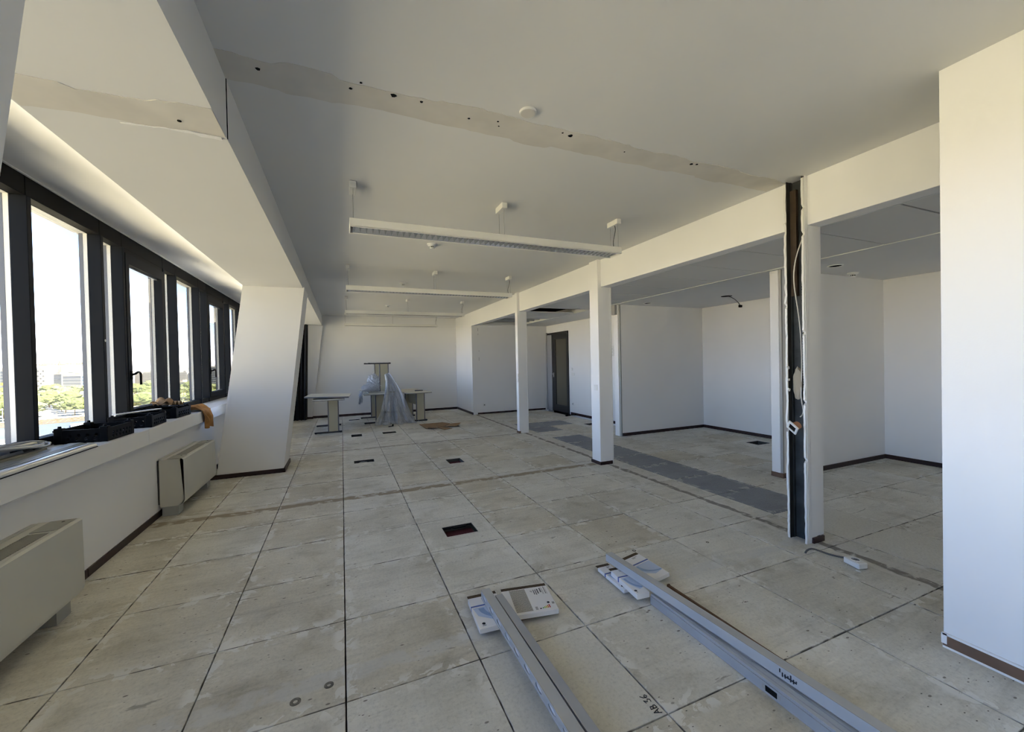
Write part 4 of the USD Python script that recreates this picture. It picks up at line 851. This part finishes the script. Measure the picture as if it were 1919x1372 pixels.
def carton(loc, rz, w, l, h, label, style):
    t = thing('carton', label, 'carton', loc, rz)      # local: x 0..w, y -l..0 (far end at y=0)
    obj('carton_body', B(0, w, -l, 0, 0, h, .002), M['box_white'], t)
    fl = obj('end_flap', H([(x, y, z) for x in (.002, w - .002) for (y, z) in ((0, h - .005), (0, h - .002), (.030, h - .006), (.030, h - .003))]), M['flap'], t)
    obj('end_face', B(.003, w - .003, .0, .002, .003, h - .004), M['cardboard'], t)
    z = h + .0002
    if style == 'front':
        obj('blue_band', cat([B(-.0004, w + .0004, -l * .33, -l * .285, z - .0003, z + .0003), B(-.0006, .0002, -l * .33, -l * .285, .003, h)]), M['box_blue'], t)
        sw = obj('print_panel', prism([(.006, -l * .36), (w - .004, -l * .36), (w - .004, -l * .80), (w * .6, -l * .84), (.02, -l * .62)], 'z', z, z + .0003), M['box_lblue'], t)
        a = np.linspace(0, 1.5, 12)
        cx, cy = w * 1.0, -l * .40
        swp = [(cx - w * .8 * math.cos(q), cy - l * .40 * math.sin(q)) for q in a] + [(cx - w * .62 * math.cos(q), cy - l * .36 * math.sin(q)) for q in a[::-1]]
        obj('swoosh', prism(Polygon(swp).buffer(0), 'z', z + .0003, z + .0006), M['box_mblue'], t)
        obj('round_mark', disc((w * .18, -l * .87, z), .009, .0004, 16), M['ink'], t)
        obj('small_print', cat([B(w * .12, w * .24, -l * .935, -l * .92, z, z + .0004), B(w * .55, w * .8, -l * .06, -l * .05, z, z + .0004), B(w * .55, w * .7, -l * .1, -l * .085, z, z + .0004)]), M['greybar'], t)
    else:
        obj('text_block', B(w * .16, w * .50, -l * .93, -l * .03, z, z + .0003), M['box_grey'], t)
        r = random.Random(3)
        tb = []
        for i in range(26):
            x = w * .17 + i * w * .0125
            y = -l * .92
            while y < -l * .06:
                d = r.uniform(.006, .02); tb.append(B(x, x + w * .005, y, min(y + d, -l * .04), z + .0003, z + .0005)); y += d + r.uniform(.003, .008)
        obj('text_lines', cat(tb), M['greybar'], t, kind='stuff')
        lines = []
        for (x0, x1, y0, y1) in ((.80, .83, -.08, -.26), (.84, .845, -.05, -.35), (.86, .865, -.05, -.35), (.74, .77, -.10, -.30), (.66, .68, -.12, -.32), (.70, .72, -.12, -.34), (.60, .61, -.14, -.20), (.62, .63, -.14, -.22), (.90, .915, -.04, -.34), (.93, .935, -.04, -.36)):
            lines.append(B(w * x0, w * x1, l * y1, l * y0, z, z + .0004))
        obj('small_print', cat(lines), M['greybar'], t)
        for k, c in enumerate(('green', 'lime', 'yellow', 'orangep', 'red')):
            x = w * (.70 + .035 * k); obj('energy_bar', B(x, x + w * .022, -l * .90, -l * (.86 - .02 * k), z, z + .0004), M[c], t)
        obj('energy_bar', B(w * .64, w * .68, -l * .905, -l * .875, z, z + .0004), M['ink'], t)
        obj('round_mark', disc((w * .86, -l * .70, z), .008, .0004, 16), M['ink'], t)
        obj('certification_mark', cat([B(w * (.93 + .012 * i), w * (.936 + .012 * i), -l * .78, -l * .70, z, z + .0004) for i in range(4)]), M['ink'], t)
        obj('barcode', cat([B(w * (.56 + .010 * i), w * (.564 + .010 * i), -l * .92, -l * .80, z, z + .0004) for i in range(5)]), M['ink'], t)
    return t
carton((.665, 2.280, .0225), -4.0, .175, .285, .028, 'white carton with blue band at the far end of the left stud bundle', 'front')
carton((.870, 2.268, .0225), -10.5, .282, .245, .028, 'white carton with printed text and colour bars beside the left studs', 'label')
carton((1.572, 2.280, .0125), -2.0, .10, .285, .024, 'white carton lying lowest, leftmost under the right bundle', 'front')
carton((1.590, 2.160, .0370), -5.0, .085, .285, .032, 'white carton overlapping the lowest one under the right studs', 'front')
b3 = carton((1.755, 2.285, .006), 1.0, .175, .285, .026, 'white carton with blue swoosh right of the right stud bundle', 'front')
UsdGeom.Xformable(b3).AddRotateYOp().Set(-8.0)
carton((.70, -.35, .0225), 0, .175, .285, .028, 'white carton under the near end of the left studs, out of view', 'front')

def batten(x0, x1, y, h, label):
    t = thing('wooden_batten', label, 'batten', ((x0 + x1) / 2, y, 0)); w = (x1 - x0) / 2
    obj('batten_body', B(-w, w, -.022, .022, 0, h, .002), M['rawwood'], t)
batten(.70, 1.10, 2.20, .0220, 'brown wooden batten under the far ends of the left cartons')
batten(.72, 1.06, 2.06, .0220, 'brown wooden batten under the near ends of the left cartons')
batten(1.585, 1.66, 2.22, .0120, 'thin brown batten under the lowest right carton')
batten(1.585, 1.66, 2.06, .0120, 'second thin brown batten under the lowest right carton')
batten(.68, .90, -.48, .0220, 'brown wooden batten behind the viewer')
# handwriting on the clean panel
hw = thing('floor_lettering', 'handwritten letters and number AB 36 in black marker on the clean floor panel', 'lettering')
strokes = {'A': [[(0, 0), (.45, 1), (.8, 0)], [(.15, .38), (.66, .36)]], 'B': [[(.1, 0), (.15, 1), (.6, .85), (.55, .6), (.15, .5), (.65, .35), (.6, .08), (.1, 0)]],
           '3': [[(.05, .9), (.55, 1), (.2, .58), (.6, .35), (.4, .02), (.0, .1)]], '6': [[(.6, 1), (.2, .7), (.05, .25), (.3, 0), (.6, .2), (.4, .45), (.1, .3)]]}
pen = 0.0
for ch, adv in (('A', .95), ('B', 1.35), ('3', .85), ('6', .8)):
    segs = []
    for st in strokes[ch]:
        for (a, b) in zip(st[:-1], st[1:]):
            P = [(1.181 - .030 * q[1], 1.272 + (pen + q[0]) * .026) for q in (a, b)]
            d = np.array(P[1]) - P[0]; n = np.array([-d[1], d[0]]) / np.linalg.norm(d) * .0013
            e = d / np.linalg.norm(d) * .0010
            segs.append(H([(*(np.array(P[0]) - e + n), z) for z in (.0, .0016)] + [(*(np.array(P[0]) - e - n), z) for z in (.0, .0016)] + [(*(np.array(P[1]) + e + n), z) for z in (.0, .0016)] + [(*(np.array(P[1]) + e - n), z) for z in (.0, .0016)]))
    obj('letter', cat(segs), M['ink'], hw); pen += adv

# loose socket on its cable at the foot of the broken post
ls = thing('loose_socket', 'loose white surface socket lying on the floor by the broken post', 'socket', (3.195, 1.62, 0), -105)
obj('socket_body', B(-.055, .055, -.037, .037, .004, .044, .006), M['white_plastic'], ls)
obj('socket_ring', prism(Polygon([(.028 * math.cos(a), .028 * math.sin(a)) for a in np.linspace(0, 6.283, 29)[:-1]]).difference(Polygon([(.023 * math.cos(a), .023 * math.sin(a)) for a in np.linspace(0, 6.283, 29)[:-1]])), 'z', .043, .047), M['white_plastic'], ls)
obj('socket_well', disc((0, 0, .0435), .023, .001, 24), M['greybar'], ls)
obj('earth_clip', cat([B(-.023, -.014, -.004, .004, .044, .046), B(.014, .023, -.004, .004, .044, .046)]), M['alu'], ls)
obj('pin_hole', cat([disc((0, .010, .0444), .003, .0004, 10), disc((0, -.010, .0444), .003, .0004, 10)]), M['ink'], ls)
obj('cable_gland', cyl((-.070, .0, .022), (-.05, .0, .022), .010, 12), M['white_plastic'], ls)
obj('cable', tube([(-.068, .0, .022), (-.105, -.012, .014), (-.145, -.05, .016), (-.18, -.10, .03), (-.197, -.14, .038), (-.207, -.165, .026), (-.212, -.178, .004)], .0065), M['cable_dark'], ls, smooth=60)
obj('paste_blob', H([(.06 + .018 * math.cos(a) * s, -.045 + .012 * math.sin(a) * s, z) for a in np.linspace(0, 5.5, 8) for s, z in ((1, 0), (.5, .006))]), M['plaster_edge'], ls)
for (cx, cy, rr) in ((1.80, 1.46, .045), (-.20, 1.95, .022), (-.07, 1.99, .020), (2.0, 2.43, .015), (2.60, 2.30, .012)):
    obj('adhesive_ring', prism(Polygon([(cx + rr * math.cos(a), cy + rr * math.sin(a)) for a in np.linspace(0, 6.283, 25)[:-1]]).difference(Polygon([(cx + rr * .42 * math.cos(a), cy + rr * .42 * math.sin(a)) for a in np.linspace(0, 6.283, 25)[:-1]])), 'z', .0005, .0018), M['stain'], floor)

# ------------------------------------------------------------------ the city outside, 28 m below the floor
G = -28.0
def ground_look():
    n = {'g': ('geometry', {}), 'n1': ('noise_texture', {'scale': 0.012, 'detail': 6.0}), 'n2': ('noise_texture', {'scale': 0.12, 'detail': 4.0}),
         'r1': ('rgb_ramp', {'ramp': [(.34, (.22, .23, .11)), (.46, (.46, .42, .33)), (.6, (.58, .54, .46))]}), 'r2': ('rgb_ramp', {'ramp': [(.3, (.75,) * 3), (.7, (1.15,) * 3)]}),
         'm': ('mix', {'mix_type': 'multiply', 'fac': 1.0}), 'p': ('principled_bsdf', {'roughness': .95, 'specular_ior_level': .1})}
    return usdkit.material(stage, '/World/Looks/city_ground', n, [('g.position', 'n1.vector'), ('g.position', 'n2.vector'), ('n1.fac', 'r1.fac'), ('n2.fac', 'r2.fac'), ('r1.color', 'm.color1'), ('r2.color', 'm.color2'), ('m.color', 'p.base_color')], surface='p.BSDF')
M['ground'] = ground_look()
M['gravel'] = plain('railway_gravel', (.34, .32, .29), .95, var=.25, vscale=.15)
M['rail'] = plain('rusty_rail', (.07, .055, .045), .6)
M['field'] = plain('dry_yellow_field', (.50, .42, .16), .95, var=.2, vscale=.08)
M['bitumen'] = plain('dark_blue_roof', (.07, .09, .13), .6, var=.15, vscale=.1)
M['hill'] = plain('hazy_hill', (.16, .18, .18), .95, var=.25, vscale=.006)
M['bw'] = plain('pale_facade', (.42, .41, .39), .8); M['bg'] = plain('grey_facade', (.24, .25, .27), .8); M['bb'] = plain('buff_facade', (.34, .29, .24), .8)
M['bglass'] = plain('blue_facade_glass', (.05, .075, .12), .2); M['bwin'] = plain('dark_window_glass', (.04, .05, .065), .25); M['broof'] = plain('flat_roof', (.30, .28, .26), .9)
M['byellow'] = plain('yellow_band', (.70, .45, .08), .7); M['crane'] = plain('crane_steel', (.10, .085, .06), .6)
M['leaf'] = plain('tree_foliage', (.075, .095, .035), .9, var=.45, vscale=.35); M['leaf2'] = plain('grey_green_foliage', (.10, .12, .065), .9, var=.45, vscale=.35); M['bark'] = plain('bark', (.12, .09, .06), .9)
struct('office_block', cat([B(-2.30, 16, -24, 34, G, -.41), B(-2.30, 16, -24, 34, 3.12, 5.5), B(7.3, 16, -24, 34, -.41, 3.12), B(-2.3, 7.3, 12.6, 34, -.41, 3.12), B(-2.3, 7.3, -24, -14, -.41, 3.12)]), M['exterior'], 'body of the office block that holds this floor', 'building')
gd = struct('land', B(-3200, 2400, -1500, 3400, G - 1, G), M['ground'], 'city ground far below the windows', 'ground')
def pol(az, rr): return rr * math.sin(math.radians(az)), rr * math.cos(math.radians(az))
M['asphalt'] = plain('dark_asphalt', (.07, .07, .072), .9, var=.2, vscale=.2)
struct('street', B(-52, -2.4, -70, 120, G, G + .05), M['asphalt'], 'dark asphalt street at the foot of the office block', 'street')
# hazy ridge on the horizon
az = np.linspace(-75, 5, 120); P = []
for i, a in enumerate(az):
    top = 3 + 16 * (fbm(np.array([a * .16, 2.0, 0]), 4) - .35) + 5 * math.sin(a * .21)
    for rr, z in ((2300, G), (2700, G + .6 * (top - G)), (3100, top), (3500, G)): P.append((*pol(a, rr), z))
Fh = [[i * 4 + k, i * 4 + k + 1, i * 4 + 5 + k, i * 4 + 4 + k] for i in range(119) for k in range(3)] + [[i * 4 + 3, i * 4, i * 4 + 4, i * 4 + 7] for i in range(119)]
struct('hill', (np.array(P), np.array(Fh)), M['hill'], 'low hazy ridge along the horizon', 'hill', smooth=60)
# rail yard
ry = thing('rail_yard', 'pale gravel rail yard with many parallel tracks below the windows', 'rail yard', (-150, 312, G), 26.5)
obj('gravel_bed', B(-160, 160, -38, 24, 0, .4), M['gravel'], ry)
for k in range(9):
    y = -34 + k * 6.6
    tr = obj('track', cat([B(-158, 158, y - .8, y - .6, .4, .75), B(-158, 158, y + .6, y + .8, .4, .75)]), M['rail'], ry)
    obj('sleepers', cat([B(x, x + .8, y - 1.4, y + 1.4, .4, .5) for x in np.arange(-156, 156, 6)]), M['bark'], tr, kind='stuff')
for k in range(8): obj('catenary_mast', cat([B(-140 + 40 * k, -139.6 + 40 * k, 20, 20.4, .4, 9), B(-140 + 40 * k, -139.6 + 40 * k, 8, 20, 8.4, 8.7)]), M['greybar'], ry)
struct('field', H([(x, y, z) for (x, y) in ((-215, 545), (-150, 640), (-95, 480), (-128, 395)) for z in (G, G + .4)]), M['field'], 'dry yellow field between trees, seen through the right windows', 'field')
lr = thing('low_roof_building', 'long low building with dark blue flat roof just below the windows', 'building', (-118, 236, G), 26.5)
obj('walls', B(-90, 90, -22, 24, 0, 4), M['bw'], lr); obj('roof', B(-91, 91, -23, 25, 4, 4.6), M['bitumen'], lr)
obj('skylight', cat([B(-80 + 22 * k, -70 + 22 * k, -5, 4, 4.6, 5.6) for k in range(8)]), M['bg'], lr)
def building(p0, p1, depth, ztop, label, mat, style, floors, bays, extra=None):
    p0, p1 = np.array(p0, float), np.array(p1, float); d = p1 - p0; W = np.linalg.norm(d); h = ztop - G
    t = thing('city_building', label, 'building', (p0[0], p0[1], G), math.degrees(math.atan2(d[1], d[0])))   # facade along +x at y=0, faces -y
    obj('walls', B(0, W, 0, depth, 0, h), mat, t)
    obj('roof', cat([B(-.4, W + .4, -.4, depth + .4, h, h + .8), B(W * .3, W * .55, depth * .3, depth * .7, h + .8, h + 3.2)]), M['broof'], t)
    fh = h / (floors + .4)
    for i in range(floors):
        z0 = fh * (i + .45)
        if style == 'band':
            obj('window_band', B(W * .03, W * .97, -.15, .1, z0, z0 + fh * .5), M['bwin'], t)
            obj('side_window_band', B(W - .1, W + .15, depth * .06, depth * .94, z0, z0 + fh * .5), M['bwin'], t)
        elif style == 'glass':
            obj('glass_band', B(W * .02, W * .98, -.15, .1, z0 - fh * .12, z0 + fh * .66), M['bglass'], t)
            obj('side_glass_band', B(W - .1, W + .15, depth * .04, depth * .96, z0 - fh * .12, z0 + fh * .66), M['bglass'], t)
        else:
            for b in range(bays):
                if style == 'check' and (i + b) % 2: continue
                x0 = W * (b + .2) / bays
                obj('window', B(x0, x0 + W * .6 / bays, -.15, .1, z0, z0 + fh * .58), M['bwin'], t)
    if extra == 'yellow': obj('yellow_band', B(-.2, W + .2, -.3, 0, h * .42, h * .52), M['byellow'], t)
    if extra == 'balcony': obj('balconies', cat([B(W * .1, W * .9, -1.6, 0, fh * (i + .35), fh * (i + .5)) for i in range(floors)]), M['bw'], t)
    return t
building((-394, 770), (-373, 754), 9, 3.4, 'tall checkered grey tower left of the crane', M['bw'], 'check', 9, 5)
building((-396, 800), (-367, 777), 22, -4.0, 'blue glazed office block under the crane', M['bg'], 'glass', 7, 8)
building((-352, 748), (-322, 723), 24, -5.2, 'white framed office block with glazed front right of the crane', M['bw'], 'glass', 5, 8)
building((-400, 712), (-383, 700), 20, 3.0, 'blue banded building with a yellow stripe at the left edge', M['bw'], 'glass', 8, 6, 'yellow')
building((-330, 800), (-308, 780), 22, -.6, 'striped white block seen in the narrow slot', M['bw'], 'band', 9, 4)
building((-362, 962), (-334, 937), 18, -6.6, 'buff residential slab seen behind the lever handle', M['bb'], 'win', 7, 8, 'balcony')
building((-332, 934), (-306, 912), 18, -4.9, 'white residential slab right of the buff one', M['bw'], 'win', 8, 8, 'balcony')
building((-322, 1071), (-301, 1050), 18, -7.7, 'white residential block in the third wide window', M['bw'], 'win', 7, 6, 'balcony')
building((-299, 1049), (-284, 1033), 18, -10.0, 'grey office block beside the white residential block', M['bg'], 'band', 6, 6)
building((-166, 660), (-150, 646), 16, 1.8, 'grey tower seen through the second opening window', M['bg'], 'band', 10, 4)
building((-215, 690), (-196, 676), 16, -18, 'low white building among the trees', M['bw'], 'band', 2, 4)
rng = random.Random(9)
for k in range(26):
    a = -52 + 47 * (k + .2 + .6 * rng.random()) / 26; rr = rng.uniform(1050, 1750)
    x, y = pol(a, rr); w = rng.uniform(26, 60); q = math.radians(-a)
    dx, dy = w * math.cos(math.radians(a)), w * -math.sin(math.radians(a)) * 1
    t = building((x, y), (x + math.cos(q) * w, y + math.sin(q) * w), 18, rng.uniform(-14, -1) + (rr - 1050) * .003, 'distant pale apartment block on the skyline', [M['bw'], M['bg'], M['bb']][k % 3], 'band', rng.randint(4, 7), 5)
    t.SetCustomDataByKey('group', 'skyline blocks')
cr = thing('tower_crane', 'tower crane standing above the glazed office blocks', 'crane', (-406, 856, G), 20)
def lattice(p, q, s, n):
    p, q = np.array(p, float), np.array(q, float); d = (q - p) / n; e = np.cross(d, [0, 1.0, 0.3]); e = e / np.linalg.norm(e) * s; g = np.cross(d, e); g = g / np.linalg.norm(g) * s
    c = [e + g, e - g, -e - g, -e + g]; out = [cyl(p + o, q + o, .28, 4) for o in c]
    for i in range(n):
        for j in range(4): out.append(cyl(p + d * i + c[j], p + d * (i + 1) + c[(j + 1) % 4], .16, 4))
    return cat(out)
obj('mast', lattice((0, 0, 0), (0, 0, 43), .9, 14), M['crane'], cr)
obj('jib', lattice((0, 0, 39.5), (52, 0, 41.0), .8, 16), M['crane'], cr)
obj('counter_jib', lattice((0, 0, 39.5), (-26, 0, 39), .8, 8), M['crane'], cr)
obj('counterweight', B(-26, -21, -1.2, 1.2, 36.2, 38.6), M['bg'], cr)
obj('tie_bar', cat([cyl((0, 0, 45), (35, 0, 41), .15, 4), cyl((0, 0, 45), (-22, 0, 39.4), .15, 4), cyl((0, 0, 42), (0, 0, 45), .4, 6)]), M['crane'], cr)
obj('hook_rope', cyl((45, 0, 40), (45, 0, 33), .15, 4), M['crane'], cr)
protos = []
for s, mat, lab in ((1, 'leaf', 'dense green tree in the park strip beyond the rail yard'), (2, 'leaf2', 'grey green tree in the park strip beyond the rail yard'), (3, 'leaf', 'bright broad tree in the park strip beyond the rail yard')):
    cm = trimesh.creation.icosphere(4, 1.0); v = np.array(cm.vertices)
    dsp = .62 + .75 * fbm(v * 2.4 + s * 9, 3, s) + .25 * (noise(v * 9 + s, s) - .5)
    v = v * dsp[:, None] * [5.2, 5.2, 4.2]; v[:, 2] = np.maximum(v[:, 2], -2.6) + 6.4; cm.vertices = v
    protos.append((cm, mat, lab))
rng = random.Random(31); first = {}
placed = []
c_, s_ = math.cos(math.radians(-26.5)), math.sin(math.radians(-26.5))
for k in range(900):
    a = rng.uniform(-33, -10.5); u = rng.random()
    rr = 330 + (760 - 330) * u ** 1.15
    x, y = pol(a, rr); sc_ = rng.uniform(.75, 1.3)
    if len(placed) >= 170: break
    if -25 < a < -13 and 420 < rr < 640 and rng.random() < .85: continue
    lx, ly = (x + 150) * c_ - (y - 312) * s_, (x + 150) * s_ + (y - 312) * c_
    if abs(lx) < 168 and -46 < ly < 33: continue
    if any((x - q[0]) ** 2 + (y - q[1]) ** 2 < (6.1 * (sc_ + q[2])) ** 2 for q in placed): continue
    if any((x - q[0]) ** 2 + (y - q[1]) ** 2 < 26 ** 2 for q in ((-205, 683), (-158, 653), (-383, 762), (-391, 706), (-338, 736), (-319, 790))): continue
    placed.append((x, y, sc_))
    i = rng.randrange(3); cm, mat, lab = protos[i]
    grp = 'trees of the park strip'
    if i not in first:
        t = thing('park_tree', lab, 'tree', (x, y, G), rng.uniform(0, 360), grp + ' %d' % i)
        obj('trunk', cyl((0, 0, 0), (0, 0, 5), .35, 8, .2), M['bark'], t); obj('crown', cm, M[mat], t, smooth=True); first[i] = t
    else:
        t = copy_of(first[i], lab, (x, y, G), rng.uniform(0, 360))
    UsdGeom.Xformable(t).AddScaleOp().Set(Gf.Vec3f(sc_, sc_, sc_ * rng.uniform(.8, 1.1)))
